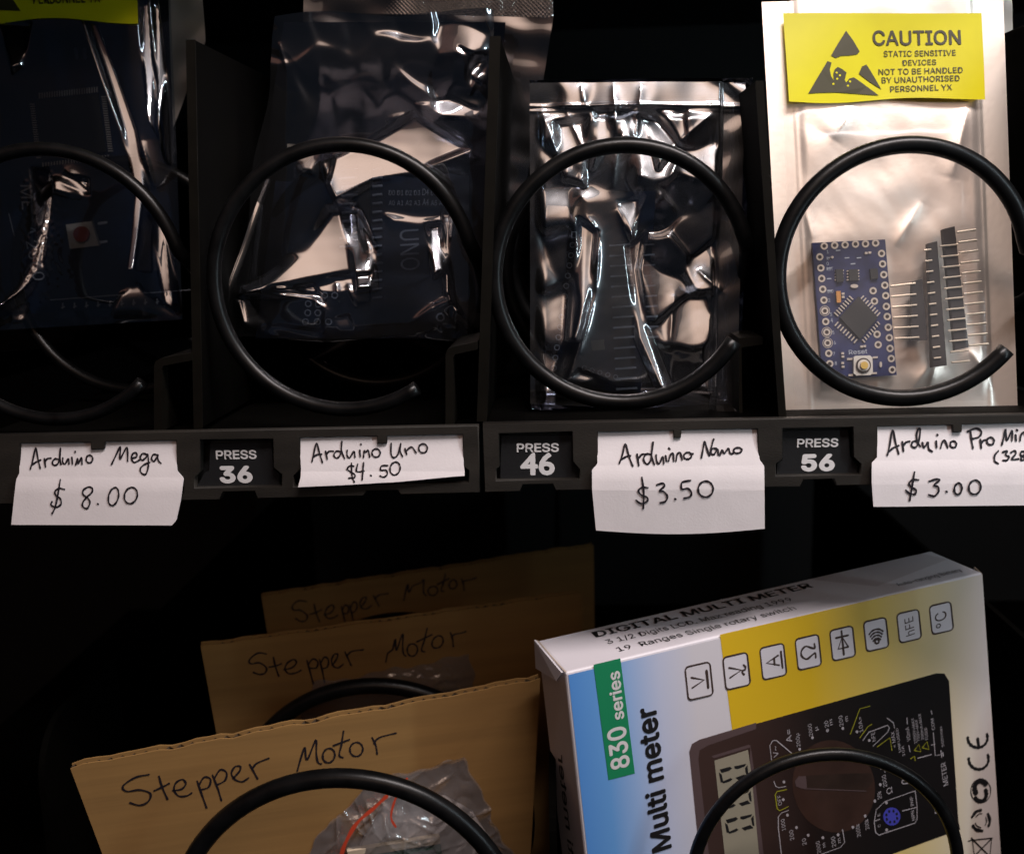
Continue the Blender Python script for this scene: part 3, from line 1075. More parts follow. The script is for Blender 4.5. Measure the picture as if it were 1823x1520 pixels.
# --- small blue board, fourth column (its bag leans back a little)
O4 = at(1600, 735, 0.025)
L4 = lambda off: Plane(O4 + Plane((0, 0, 0), 0, -10).n * off, 0, -10)
pl = L4(0.0038)
VV = view(1340, 380, 3.774)
bd4 = board('small bright blue board with a diagonal black chip inside the foil bag', pl, VV([(400, 198), (890, 175), (968, 1085), (470, 1120)]), M['pcb_blue'])
pads = [(480, 220), (550, 215), (620, 212), (690, 207), (757, 205), (825, 200), (450, 293), (457, 367), (463, 438), (470, 510), (478, 583), (484, 655), (490, 727), (497, 798), (503, 870), (510, 940), (517, 1010),
        (865, 270), (872, 340), (880, 412), (887, 483), (893, 553), (897, 625), (903, 693), (910, 765), (917, 835), (922, 907), (930, 975), (937, 1050), (808, 520), (817, 590), (835, 812), (842, 882)]
b, b2 = BM(), BM()
for x, y in VV(pads):
    ringflat(b, pl, x, y, 3.4, 6.6, 0.00016, 16)
    flat(b2, pl, ell(x, y, 3.4, 3.4, 12), 0.00010)
for x, y in VV([(484, 655), (497, 798), (503, 870)]):
    ringflat(b, pl, x, y, 8.2, 9.2, 0.00016, 18)
obj('pads', b, M['pad'], bd4)
obj('pad_holes', b2, M['hole'], bd4)
b = BM(); prism(b, pl, VV([(580, 700), (707, 560), (835, 700), (715, 845)]), 0, 0.0011); obj('chip', b, M['chip'], bd4)
b = BM()
for (xa, ya), (xb, yb), (dx, dy) in (((572, 690), (672, 580), (-26, -24)), ((722, 578), (832, 690), (22, -24)), ((572, 730), (700, 845), (-22, 26)), ((735, 848), (835, 728), (16, 18))):
    for i in range(8):
        k = i / 7
        x, y = xa + (xb - xa) * k, ya + (yb - ya) * k
        l = math.hypot(xb - xa, yb - ya)
        ux, uy = (xb - xa) / l * 4, (yb - ya) / l * 4
        prism(b, pl, VV([(x - ux, y - uy), (x + ux, y + uy), (x + ux + dx, y + uy + dy), (x - ux + dx, y - uy + dy)]), 0, 0.0005)
obj('chip_legs', b, M['pad'], bd4)
b = BM(); prism(b, pl, VV([(672, 970), (685, 958), (780, 955), (797, 970), (800, 1070), (785, 1086), (690, 1090), (672, 1075)]), 0, 0.0012); sw = obj('reset_button', b, M['switch'], bd4)
b = BM(); prism(b, pl, VV(ell(735, 1022, 50, 50, 20)), 0.001, 0.0016); obj('button_ring', b, M['hole'], sw)
b = BM(); prism(b, pl, VV(ell(735, 1022, 40, 40, 20)), 0.001, 0.0018); obj('button_plate', b, M['switch'], sw)
b = BM(); prism(b, pl, VV(ell(735, 1022, 25, 25, 18)), 0.0016, 0.0026); obj('button_cap', b, M['brass'], sw)
b = BM()
for q in ([(632, 972), (668, 970), (668, 984), (632, 986)], [(805, 962), (838, 960), (838, 972), (805, 974)], [(642, 1080), (672, 1078), (672, 1092), (642, 1094)], [(800, 1068), (832, 1066), (832, 1078), (800, 1080)]):
    prism(b, pl, VV(q), 0, 0.0004)
obj('button_leads', b, M['pad'], bd4)
b = BM(); prism(b, pl, VV([(555, 525), (585, 523), (588, 600), (560, 602)]), 0, 0.0010); obj('capacitor', b, M['orange'], bd4)
b = BM(); prism(b, pl, VV([(552, 380), (600, 376), (606, 460), (560, 465)]), 0, 0.0012); obj('regulator', b, M['chip'], bd4)
b = BM(); prism(b, pl, VV([(640, 380), (700, 376), (706, 452), (646, 456)]), 0, 0.0010); obj('regulator', b, M['chip'], bd4)
b = BM(); prism(b, pl, VV([(782, 375), (832, 372), (838, 440), (790, 444)]), 0, 0.0010); obj('regulator', b, M['chip'], bd4)
b = BM()
prism(b, pl, VV(ell(680, 490, 26, 13, 14)), 0, 0.0006)
prism(b, pl, VV(ell(532, 296, 9, 9, 10)), 0, 0.0006)
prism(b, pl, VV(ell(857, 1015, 9, 20, 10)), 0, 0.0006)
for x, y in ((760, 268), (785, 265), (730, 895), (750, 892), (605, 540), (605, 562), (602, 940), (604, 962), (602, 1005), (605, 1030)):
    prism(b, pl, VV([(x - 9, y - 7), (x + 9, y - 7), (x + 9, y + 7), (x - 9, y + 7)]), 0, 0.0005)
for i in range(4):
    for q in ((556, 388 + 20 * i), (603, 384 + 20 * i), (636, 388 + 20 * i), (708, 384 + 20 * i)):
        prism(b, pl, VV([(q[0] - 6, q[1] - 4), (q[0] + 6, q[1] - 4), (q[0] + 6, q[1] + 4), (q[0] - 6, q[1] + 4)]), 0, 0.0004)
obj('small_parts', b, M['pad'], bd4)
b = BM()
V_ = lambda p: VV([p])[0]
text(b, pl, 'Reset', V_((646, 948)), V_((770, 940)), 8, 0)
for s, (x, y) in zip(['1', 'RX', '0', 'RST', 'GND', '2', '3', '4', '5', '6', '7', '8'], [(497, 270), (497, 315), (497, 350), (497, 385), (500, 535), (508, 595), (518, 690), (525, 735), (535, 812), (545, 880), (540, 955), (552, 1018)]):
    text(b, pl, s, V_((x, y)), V_((x + 14 * len(s), y - 2)), 6, 0)
for x, y in ((500, 300), (500, 370), (500, 440), (503, 520), (560, 250), (620, 300), (700, 300), (660, 340)):
    pen(b, pl, [VV([(x, y), (x + 26, y - 2)])], 0.0003, smooth=False)
obj('silkscreen', b, M['silk'], bd4)


def pin_header(label, pl, pts, th, pins, cross=()):
    t = thing('pin_header', label, 'pin header', pl.px(*VV(pts)[0], 0), 'pin headers beside the blue board')
    b = BM(); prism(b, pl, VV(pts), -0.0006, th); obj('header_body', b, M['pin_body'], t)
    for (xa, ya), (xb, yb), o1 in pins:
        b = BM()
        tube(b, [pl.px(*VV([(xa, ya)])[0], 0) + pl.n * o1, pl.px(*VV([(xb, yb)])[0], 0) + pl.n * o1], 0.00032, 8)
        obj('pin', b, M['steel'], t, smooth=False)


pin_header('short six way pin header next to the blue board', L4(0.0060), [(1062, 462), (1130, 442), (1165, 852), (1058, 858)], 0.0012,
           [((915 + i * 6, 493 + i * 70), (1082 + i * 5, 474 + i * 72), 0.0014) for i in range(6)])
pin_header('long black pin header with dark teeth, middle of three', L4(0.0064), [(1165, 208), (1225, 193), (1290, 1022), (1195, 1035)], 0.0018,
           [((1135 + i * 6.5, 256 + i * 72), (1182 + i * 6.5, 250 + i * 72), 0.0021) for i in range(11)])
pin_header('long black pin header with pale pins reaching to the right', L4(0.0064), [(1265, 112), (1345, 92), (1440, 902), (1350, 920)], 0.0014,
           [((1240 + i * 7.2, 228 + i * 70.5), (1362 + i * 7.2, 216 + i * 70.5), 0.0019) for i in range(12)] +
           [((1366 + i * 7.4, 130 + i * 69), (1490 + i * 7.9, 112 + i * 69.5), 0.0008) for i in range(12)])

# ------------------------------------------------------------------ static bags
def bag_thing(label, quad, Y):
    p = at((quad[2][0] + quad[3][0]) / 2, quad[2][1], Y)
    return thing('static_bag', label, 'bag', p, 'static shielding bags')


# warning label shared by two bags: its own outline on the bag's plane, gently wavy
def warning_label(parent, pl, quad, wave, lettering=True):
    s = 14
    b = BM()
    (ax, ay), (bx, by), (cx_, cy_), (dx, dy) = quad

    def pos(u, v, off=0.0):
        x = (ax * (1 - u) + bx * u) * (1 - v) + (dx * (1 - u) + cx_ * u) * v
        y = (ay * (1 - u) + by * u) * (1 - v) + (dy * (1 - u) + cy_ * u) * v
        o = wave * (math.sin(u * 7 + v * 2) * (0.3 + v)) * 0.5 + off
        return pl.px(x, y, 0) + pl.n * o
    n1, n2 = 24, 12
    g = [[b.verts.new(pos(j / n1, i / n2 + (0.02 * math.sin(j / n1 * 8) if i == n2 else 0))) for j in range(n1 + 1)] for i in range(n2 + 1)]
    for i in range(n2):
        for j in range(n1):
            b.faces.new((g[i][j], g[i + 1][j], g[i + 1][j + 1], g[i][j + 1]))
    lab = obj('warning_label', b, M['label_yellow'], parent, smooth=True)
    if not lettering:
        return lab, pos
    b = BM()

    def txt(t, u0, u1, v, hv, bold=0.0):
        vs, fs = text_mesh(t, bold)
        x0, x1 = min(q.x for q in vs), max(q.x for q in vs)
        hc = max(q.y for q in text_mesh('H', bold)[0])
        hc = max(w_.y for w_ in text_mesh('H', bold)[0])
        new = [b.verts.new(pos(u0 + (u1 - u0) * (q.x - x0) / (x1 - x0), v - hv * q.y / hc, 0.00018 + q.z)) for q in vs]
        for f in fs:
            b.faces.new([new[k] for k in f])
    txt('CAUTION', 0.445, 0.890, 0.365, 0.165, 0.018)
    txt('STATIC SENSITIVE', 0.498, 0.860, 0.498, 0.065, 0.006)
    txt('DEVICES', 0.592, 0.760, 0.602, 0.062, 0.006)
    txt('NOT TO BE HANDLED', 0.468, 0.890, 0.705, 0.066, 0.006)
    txt('BY UNAUTHORISED', 0.482, 0.872, 0.800, 0.066, 0.006)
    txt('PERSONNEL YX', 0.522, 0.832, 0.905, 0.066, 0.006)
    obj('lettering', b, M['label_ink'], lab)
    b = BM()

    def poly(pts):
        vv = []
        for x, y in pts:                       # measured on an enlarged view of the label
            v = (y - 92) / (680 - 92)
            xl = 203 + (240 - 203) * v
            xr = 1535 + (1560 - 1535) * v
            vv.append(b.verts.new(pos((x - xl) / (xr - xl), v, 0.00018)))
        f = b.faces.new(vv)
        bmesh.ops.triangulate(b, faces=[f], ngon_method='EAR_CLIP')
    poly([(625, 212), (672, 275), (718, 350), (700, 370), (640, 378), (590, 380), (555, 395), (524, 378), (570, 300)])
    poly([(500, 415), (528, 425), (515, 470), (525, 515), (545, 545), (540, 500), (550, 470), (570, 453), (600, 468), (630, 490), (618, 540), (628, 556), (650, 530), (680, 522), (720, 548), (770, 585), (850, 645), (700, 632), (560, 622), (440, 625), (370, 630), (420, 545), (460, 480)])
    poly([(765, 437), (800, 490), (868, 606), (790, 555), (714, 498), (735, 450)])
    obj('symbol', b, M['label_ink'], lab)
    b = BM()
    for x, y in ((562, 492), (585, 510), (566, 532), (540, 566), (654, 550), (640, 578)):
        v = (y - 92) / 588
        xl, xr = 203 + 37 * v, 1535 + 25 * v
        vs = [b.verts.new(pos((x + 8 * math.cos(a) - xl) / (xr - xl), v + 0.012 * math.sin(a), 0.00025)) for a in [k * math.pi / 4 for k in range(8)]]
        b.faces.new(vs)
    obj('symbol_dots', b, M['label_yellow'], lab)
    return lab, pos


# --- fourth column: matt foil pouch with clear front
q4 = [(1356, 4), (1786, -6), (1812, 735), (1397, 743)]
bag4 = bag_thing('bright matt foil bag with yellow caution label and clear window', q4, 0.030)


def h4(X, Y_, Sg, Tg):
    inner = sstep(0.105, 0.16, Sg) * sstep(0.105, 0.16, 1 - Sg) * sstep(0.03, 0.1, 1 - Tg)
    h = 5 * inner * (1 + 0.25 * waves(X, Y_, 3, 150, 6))
    h += inner * 2.6 * waves(X, Y_, 8, 130, 7, 0.8) + inner * 0.35 * waves(X, Y_, 12, 38, 6)
    for p, q, w, s in (((1660, 640), (1590, 735), 10, 3), ((1720, 620), (1770, 690), 12, 5), ((1650, 700), (1665, 640), 9, 3), ((1480, 250), (1520, 190), 18, 5), ((1720, 190), (1690, 320), 16, 5),
                       ((1440, 700), (1560, 720), 9, 3), ((1446, 430), (1420, 340), 9, 2.5), ((1590, 440), (1640, 360), 10, 2.5), ((1500, 690), (1480, 735), 8, 3), ((1560, 680), (1570, 730), 8, 3), ((1760, 420), (1775, 640), 8, 4)):
        h += crease(X, Y_, p, q, w, s * 1.7) * inner
    h += 1.3 * np.exp(-((Sg - 0.115) / 0.006) ** 2) + 1.3 * np.exp(-((Sg - 0.885) / 0.006) ** 2)
    knurl = (Tg < 0.025) | (Tg > 0.985)
    h += np.where(knurl, 0.35 * np.sin(X * 1.3) * np.sin(Y_ * 1.3), 0)
    return h


sheet(q4, L4(0), 150, 210, h4, M['foil'], bag4, 'foil_back')
qf = [(1400, 178), (1754, 174), (1770, 712), (1420, 722)]
sheet(qf, L4(0.0092), 60, 90, lambda X, Y_, Sg, Tg: -26 * (1 - edge0(Sg, Tg, 0.14)) + 2.5 * waves(X, Y_, 5, 110, 6) * edge0(Sg, Tg, 0.14), M['film_clear'], bag4, 'front_window')
warning_label(bag4, L4(0.0026), [(1394, 24), (1747, 24), (1753, 175), (1404, 182)], 0.0010)

# second foil bag behind it: only a sliver to the right
qr = [(1560, -40), (1800, -45), (1822, 660), (1600, 670)]
rb4 = bag_thing('foil bag behind the bag with the caution label', qr, 0.075)
sheet(qr, 0.075, 30, 60, lambda X, Y_, Sg, Tg: 2 * waves(X, Y_, 22, 60, 6), M['foil'], rb4, 'film')

# --- third column: silver film bag
q3 = [(943, 148), (1331, 144), (1307, 734), (944, 719)]
bag3 = bag_thing('silver see-through bag with zip seal and a narrow navy board', q3, 0.029)


C3R = random_cells(305, 1135, 1300, 190, 730, 15, 0.66, 0.30)
C3L = random_cells(317, 930, 1040, 190, 730, 11, 0.75, 0.25)
C3T = random_cells(323, 950, 1320, 140, 190, 6, 0.6, 0.2)


def h3(X, Y_, Sg, Tg):
    e = edge0(Sg, Tg, 0.05)
    body = sstep(0.085, 0.12, Tg) * sstep(0.0, 0.05, 1 - Tg) * sstep(0.02, 0.08, Sg) * sstep(0.115, 0.14, 1 - Sg)
    wx = X + 9 * np.sin(Y_ / 31.0) + 2.5 * np.sin(Y_ / 11.0 + 2)
    wy = Y_ + 8 * np.sin(X / 29.0 + 1) + 2.5 * np.sin(X / 10.5)
    bsd = sdpoly(X, Y_, [(1035, 350), (1135, 345), (1150, 420), (1135, 470), (1150, 560), (1190, 690), (1000, 680), (1022, 600), (1030, 440)])
    off = sstep(12, -16, bsd)
    h = 6 * body
    h += body * off * (facets(wx, wy, C3R, 4.0) * sstep(1110, 1145, X) + facets(wx, wy, C3L, 8.0) * sstep(1050, 1020, X))
    h += (1 - body) * 0.8 * facets(wx, wy, C3T, 9.0) * sstep(0.09, 0.07, Tg)
    h += 13 * sstep(-24, 14, bsd) + 0.07 * (Y_ - 500) * sstep(-24, 14, bsd) - 0.16 * (X - 1090) * sstep(-24, 14, bsd)
    h += patches(X, Y_, [
        ([(1030, 390), (1062, 412), (1050, 520), (1028, 600), (1012, 602), (1020, 500), (1030, 440)], -0.11, 0.30, 6),
        ([(1116, 440), (1150, 415), (1136, 480), (1150, 580), (1192, 692), (1170, 690), (1132, 600)], -0.11, 0.30, 6),
        ([(990, 220), (1045, 210), (1040, 330), (1005, 320)], 0.05, 0.30, 9),
        ([(1060, 200), (1085, 195), (1085, 250), (1055, 300)], -0.05, 0.30, 8),
        ([(1100, 360), (1145, 350), (1122, 425)], -0.11, 0.30, 6),
        ([(1100, 195), (1128, 195), (1125, 250), (1103, 250)], -0.26, 0.50, 8),
        ([(1150, 215), (1220, 200), (1225, 240), (1170, 300)], -0.10, 0.30, 8),
        ([(985, 690), (1030, 655), (1080, 675), (1105, 700), (960, 716)], -0.10, 0.30, 8)]) * e
    for p, q, w, s in (((965, 200), (1010, 330), 6, 6), ((1005, 190), (1045, 280), 6, 5), ((1092, 150), (1098, 260), 6, 6), ((1142, 150), (1130, 260), 6, 5), ((1035, 150), (1040, 190), 5, 4),
                       ((1098, 260), (1090, 340), 9, 6), ((1220, 195), (1225, 245), 7, 6), ((1225, 245), (1160, 380), 7, 6), ((1270, 200), (1200, 260), 8, 6),
                       ((1045, 385), (1068, 420), 6, 6), ((1098, 370), (1120, 425), 6, 6), ((1150, 350), (1120, 425), 6, 6), ((1066, 420), (1060, 520), 6, 7), ((1060, 520), (1028, 630), 6, 7),
                       ((975, 700), (1060, 668), 7, 5), ((1060, 668), (1110, 690), 6, 4), ((1240, 480), (1285, 520), 7, 6), ((1200, 520), (1190, 620), 8, 6)):
        h += crease(X, Y_, p, q, w, s)
    h += body * (0.6 * waves(X, Y_, 31, 80, 7, 1.0) + 0.14 * waves(X, Y_, 35, 22, 6))
    h += 2.0 * np.exp(-((Tg - 0.073) / 0.006) ** 2) + 1.0 * np.exp(-((Tg - 0.088) / 0.005) ** 2)      # zip line
    h += (0.17 * (Y_ - 430) * 0.5 + 2.2 * waves(X, Y_, 37, 75, 6)) * sstep(0.125, 0.10, 1 - Sg)
    h += 1.6 * waves(X, Y_, 37, 95, 6) * (1 - body)
    return h


sheet(q3, 0.029, 190, 290, h3, M['film_silver'], bag3, 'film')
sheet([(945, 152), (1328, 148), (1304, 732), (948, 718)], 0.043, 40, 60, lambda X, Y_, Sg, Tg: 70 * (1 - edge0(Sg, Tg, 0.05)) + 4 * waves(X, Y_, 41, 70, 6) * edge0(Sg, Tg, 0.05), M['film_back'], bag3, 'back_film')
qr = [(1000, 200), (1342, 196), (1322, 722), (1010, 722)]
rb3 = bag_thing('silver bag behind the one with the zip seal, its serrated edge at the right', qr, 0.060)
sheet([(1060, 205), (1352, 205), (1340, 660), (1070, 660)], 0.060, 60, 120, lambda X, Y_, Sg, Tg: 2.5 * waves(X, Y_, 52, 50, 6) + 0.8 * np.sin(Y_ * 1.1) * (Sg > 0.95), M['film_silver'], rb3, 'film', wob=1.5)

# --- second column: dark film bag
q2 = [(505, 36), (878, 30), (858, 604), (398, 604)]
bag2 = bag_thing('dark shiny bag with a folded bottom and a board with UNO lettering', q2, 0.040)
bag2['label'] = 'dark shiny bag with folded bottom edge above the 4.50 dollar tag'


C2T = [(c[0], c[1], c[2] * (0.8 if c[0] > 780 else 0.35), (0.30 if c[0] > 780 and c[1] > 60 and k % 2 else -abs(c[3]) * (0.7 if c[0] > 780 else 0.35)), c[4]) for k, c in enumerate(random_cells(211, 500, 880, 20, 200, 18, 0.0, 0.34))]


def h2(X, Y_, Sg, Tg):
    e = edge0(Sg, Tg, 0.04)
    h = 12 * sstep(-70, 50, sdpoly(X, Y_, [(520, 100), (835, 100), (825, 585), (470, 585)]))
    h += patches(X, Y_, [
        ([(738, 205), (835, 265), (770, 292), (735, 312), (670, 325), (605, 362), (590, 330), (600, 280), (660, 255)], -0.10, 0.30, 7),
        ([(745, 190), (800, 176), (854, 198), (842, 214), (790, 212)], -0.10, 0.30, 5),
        ([(822, 92), (880, 120), (880, 165), (842, 140)], -0.10, 0.30, 5),
        ([(585, 372), (632, 368), (652, 440), (648, 480), (600, 492), (520, 510), (432, 524), (480, 496), (540, 445)], -0.10, 0.30, 12),
        ([(606, 370), (642, 378), (670, 440), (670, 512), (640, 516), (626, 450)], -0.28, 0.53, 8),
        ([(760, 402), (784, 398), (794, 482), (774, 492)], -0.28, 0.53, 6),
        ([(790, 380), (806, 372), (800, 450), (806, 535), (794, 520)], -0.10, 0.30, 6),
        ([(432, 512), (560, 506), (580, 530), (582, 545), (560, 528), (455, 528)], -0.22, 0.50, 5),
        ([(424, 532), (445, 525), (474, 575), (462, 602), (434, 575)], -0.10, 0.30, 6),
        ([(466, 588), (500, 578), (572, 590), (568, 604), (464, 604)], -0.12, 0.32, 5),
        ([(500, 512), (600, 490), (664, 486), (668, 505), (600, 524), (545, 520)], -0.12, 0.31, 6),
        ([(690, 384), (800, 376), (796, 392), (745, 404), (700, 400)], -0.09, 0.27, 9),
        ([(598, 566), (622, 560), (640, 604), (604, 592)], -0.10, 0.30, 5),
        ([(732, 572), (770, 545), (806, 528), (840, 592), (802, 578), (770, 584), (745, 604)], 0.0, -0.25, 7),
        ([(770, 600), (785, 580), (800, 602)], -0.10, 0.30, 5),
        ([(528, 270), (575, 262), (562, 310), (540, 306)], 0.0, 0.30, 8)]) * e
    for p, q, w, s in (((602, 365), (580, 290), 7, 6), ((640, 400), (662, 450), 7, 6), ((455, 518), (560, 530), 6, 6), ((560, 530), (583, 550), 5, 5), ((583, 545), (582, 604), 6, 7), ((815, 545), (808, 604), 6, 7),
                       ((806, 540), (852, 602), 7, 7), ((732, 575), (775, 542), 6, 5), ((775, 542), (808, 530), 6, 5), ((425, 530), (440, 590), 5, 5), ((505, 80), (520, 130), 6, 4), ((860, 130), (835, 175), 6, 5), ((620, 505), (640, 545), 6, 6),
                       ((600, 500), (610, 540), 5, 5), ((470, 590), (500, 600), 5, 5), ((690, 215), (740, 205), 6, 4)):
        h += crease(X, Y_, p, q, w, s)
    h += (1.1 * waves(X, Y_, 61, 150, 7, 0.8) + 0.16 * waves(X, Y_, 63, 40, 6)) * e
    h += facets(X + 6 * np.sin(Y_ / 17.0), Y_ + 6 * np.sin(X / 21.0), C2T, 5.0) * sstep(215, 150, Y_) * sstep(0.0, 0.05, 1 - Sg)
    h += 0.00030 * np.clip(430 - Y_, 0, None) ** 2 + 0.0011 * np.clip(520 - X, 0, None) ** 2 * -0.2
    h -= 7 * sstep(0.95, 1.0, Tg)
    return h


sheet(q2, 0.040, 210, 260, h2, M['film_dark'], bag2, 'film', wob=5)
sheet([(400, 604.5), (860, 604.5), (850, 655), (440, 655)], 0.0435, 80, 24, lambda X, Y_, Sg, Tg: 16 * (1 - Tg) ** 2 - 110 * Tg + 1.5 * waves(X, Y_, 66, 60, 6), M['film_back'], bag2, 'folded_bottom')
sheet([(505, 40), (900, 40), (858, 640), (420, 640)], 0.066, 20, 30, lambda X, Y_, Sg, Tg: 3 * waves(X, Y_, 68, 80, 6), M['film_back'], bag2, 'back_film')
sheet([(464, 318), (476, 318), (408, 562), (397, 556)], 0.036, 6, 60, lambda X, Y_, Sg, Tg: 0.27 * (Y_ - 440) + 5 * (Sg - 0.5) ** 2 + 1.5 * np.sin(Y_ / 19.0), M['film_silver'], bag2, 'side_seam')
qr = [(560, -60), (972, -60), (972, 42), (560, 22)]
rb2 = bag_thing('dark bag standing behind, its dotted seal at the top of the second column', qr, 0.085)


def hr2(X, Y_, Sg, Tg):
    return 2.2 * waves(X, Y_, 71, 90, 6) + 1.6 * np.sin(X * 0.85) * np.sin(Y_ * 0.85) * sstep(0.3, 0.5, Sg)


sheet([(540, -40), (985, -50), (985, 32), (540, 22)], 0.085, 260, 60, hr2, M['film_dark'], rb2, 'seal_strip')
sheet([(540, 22), (985, 32), (900, 560), (540, 560)], 0.085, 60, 80, lambda X, Y_, Sg, Tg: 4 * waves(X, Y_, 73, 90, 6, 1), M['film_dark'], rb2, 'film')

# --- first column: dark film bag with the big board
q1 = [(-80, -310), (290, -310), (327, 568), (-80, 592)]
bag1 = bag_thing('dark bag with yellow label at the top left and a big board inside', q1, 0.040)


def h1(X, Y_, Sg, Tg):
    e = edge0(Sg, Tg, 0.03)
    h = 10 * sstep(-30, 30, sdpoly(X, Y_, [(-90, -60), (240, -60), (300, 545), (-90, 575)]))
    h += patches(X, Y_, [
        ([(153, 35), (170, 35), (242, 230), (266, 330), (272, 480), (256, 480), (248, 340), (220, 230)], -0.30, 0.31, 4),
        ([(246, 0), (259, 0), (277, 140), (286, 245), (271, 210), (253, 90)], -0.30, 0.31, 3),
        ([(262, 0), (277, 0), (296, 130), (300, 290), (284, 180)], -0.34, 0.34, 4),
        ([(5, 40), (56, 40), (45, 120), (30, 130)], -0.30, 0.31, 5),
        ([(64, 302), (86, 302), (92, 340), (86, 420), (84, 480), (60, 520), (28, 548), (10, 560), (14, 545), (45, 515), (62, 470), (70, 400)], -0.46, 0.40, 6),
        ([(100, 318), (125, 312), (160, 322), (162, 345), (130, 350), (104, 342)], -0.42, 0.38, 6),
        ([(28, 528), (56, 540), (46, 572), (26, 572)], -0.30, 0.31, 3),
        ([(222, 522), (250, 503), (264, 520), (296, 542), (322, 564), (205, 562)], -0.28, 0.28, 5),
        ([(272, 380), (292, 390), (318, 500), (322, 560), (300, 540), (284, 470)], -0.36, 0.30, 5)]) * e
    for p, q, w, s in (((60, 310), (80, 400), 9, 3), ((80, 390), (74, 500), 13, 9), ((66, 330), (72, 420), 9, 6), ((120, 300), (165, 340), 7, 6), ((75, 500), (30, 545), 8, 4), ((255, 250), (280, 340), 8, 6), ((290, 400), (310, 520), 10, 6), ((310, 520), (325, 560), 6, 5), ((0, 580), (60, 566), 6, 6), ((105, 320), (155, 345), 10, 4)):
        h += crease(X, Y_, p, q, w, s)
    h += (1.2 * waves(X, Y_, 81, 150, 6) + 1.3 * waves(X, Y_, 83, 13, 7) * np.exp(-((X - 78) / 34) ** 2) * sstep(280, 330, Y_)) * e
    h += 0.02 * np.clip(Y_ - 250, 0, None) + 1.0 * waves(X, Y_, 85, 12, 7) * np.exp(-((Y_ - 560) / 26) ** 2) * sstep(120, 0, X)
    return h


sheet(q1, 0.065, 190, 360, h1, M['film_thin'], bag1, 'film')
sheet([(-80, 592), (327, 568.5), (322, 610), (-80, 640)], 0.0665, 60, 20, lambda X, Y_, Sg, Tg: 9 * (1 - Tg) ** 2 - 100 * Tg + 1.5 * waves(X, Y_, 86, 60, 6), M['film_back'], bag1, 'folded_bottom')
sheet([(-80, -310), (288, -310), (322, 600), (-80, 620)], 0.087, 20, 30, lambda X, Y_, Sg, Tg: 3 * waves(X, Y_, 88, 80, 6), M['film_back'], bag1, 'back_film')
lab, pos = warning_label(bag1, PY(0.0625), [(-150, -300), (240, -300), (246, 36), (-144, 44)], 0.0006, lettering=True)
qr = [(150, -60), (355, -60), (366, 72), (200, 80)]
rb1 = bag_thing('foil bag behind the leftmost bag, pale corner beside the divider', qr, 0.070)
sheet([(150, -60), (357, -60), (366, 74), (170, 600)], 0.092, 40, 60, lambda X, Y_, Sg, Tg: 3 * waves(X, Y_, 91, 50, 6), M['foil'], rb1, 'film')


# ------------------------------------------------------------------ cardboard sheets
VA, VB = view(100, 940, 2.621), view(560, 940, 2.621)
hand = [VA(s) for s in [
    [(432, 1147), (370, 1160), (312, 1200), (330, 1225), (390, 1218), (440, 1235), (430, 1272), (390, 1290), (345, 1278)],
    [(480, 1155), (495, 1205), (520, 1262)], [(458, 1222), (505, 1200), (527, 1188)],
    [(545, 1222), (585, 1215), (605, 1190), (590, 1170), (560, 1185), (550, 1218), (572, 1247), (610, 1246), (632, 1233)],
    [(658, 1178), (680, 1240), (702, 1302)], [(665, 1200), (690, 1160), (720, 1168), (712, 1205), (680, 1217)],
    [(730, 1150), (755, 1215), (771, 1268)], [(737, 1168), (765, 1125), (795, 1138), (787, 1175), (747, 1196)],
    [(825, 1165), (855, 1132), (860, 1110), (835, 1110), (818, 1140), (835, 1170), (868, 1180), (897, 1163)],
    [(903, 1100), (920, 1130), (940, 1167)], [(915, 1122), (935, 1095), (992, 1071)],
    [(1125, 1130), (1145, 1060), (1160, 1020), (1166, 1075), (1180, 1062), (1212, 985), (1214, 1050), (1222, 1090), (1237, 1097)],
    circ(1272, 1058, 28, 34, 15)]] + [VB(s) for s in [
        [(135, 945), (125, 1010), (115, 1056), (132, 1068)], [(88, 1012), (162, 984)], circ(195, 1030, 30, 33, 15),
        [(268, 975), (285, 1010), (292, 1052)], [(277, 1003), (302, 975), (380, 954)]]]


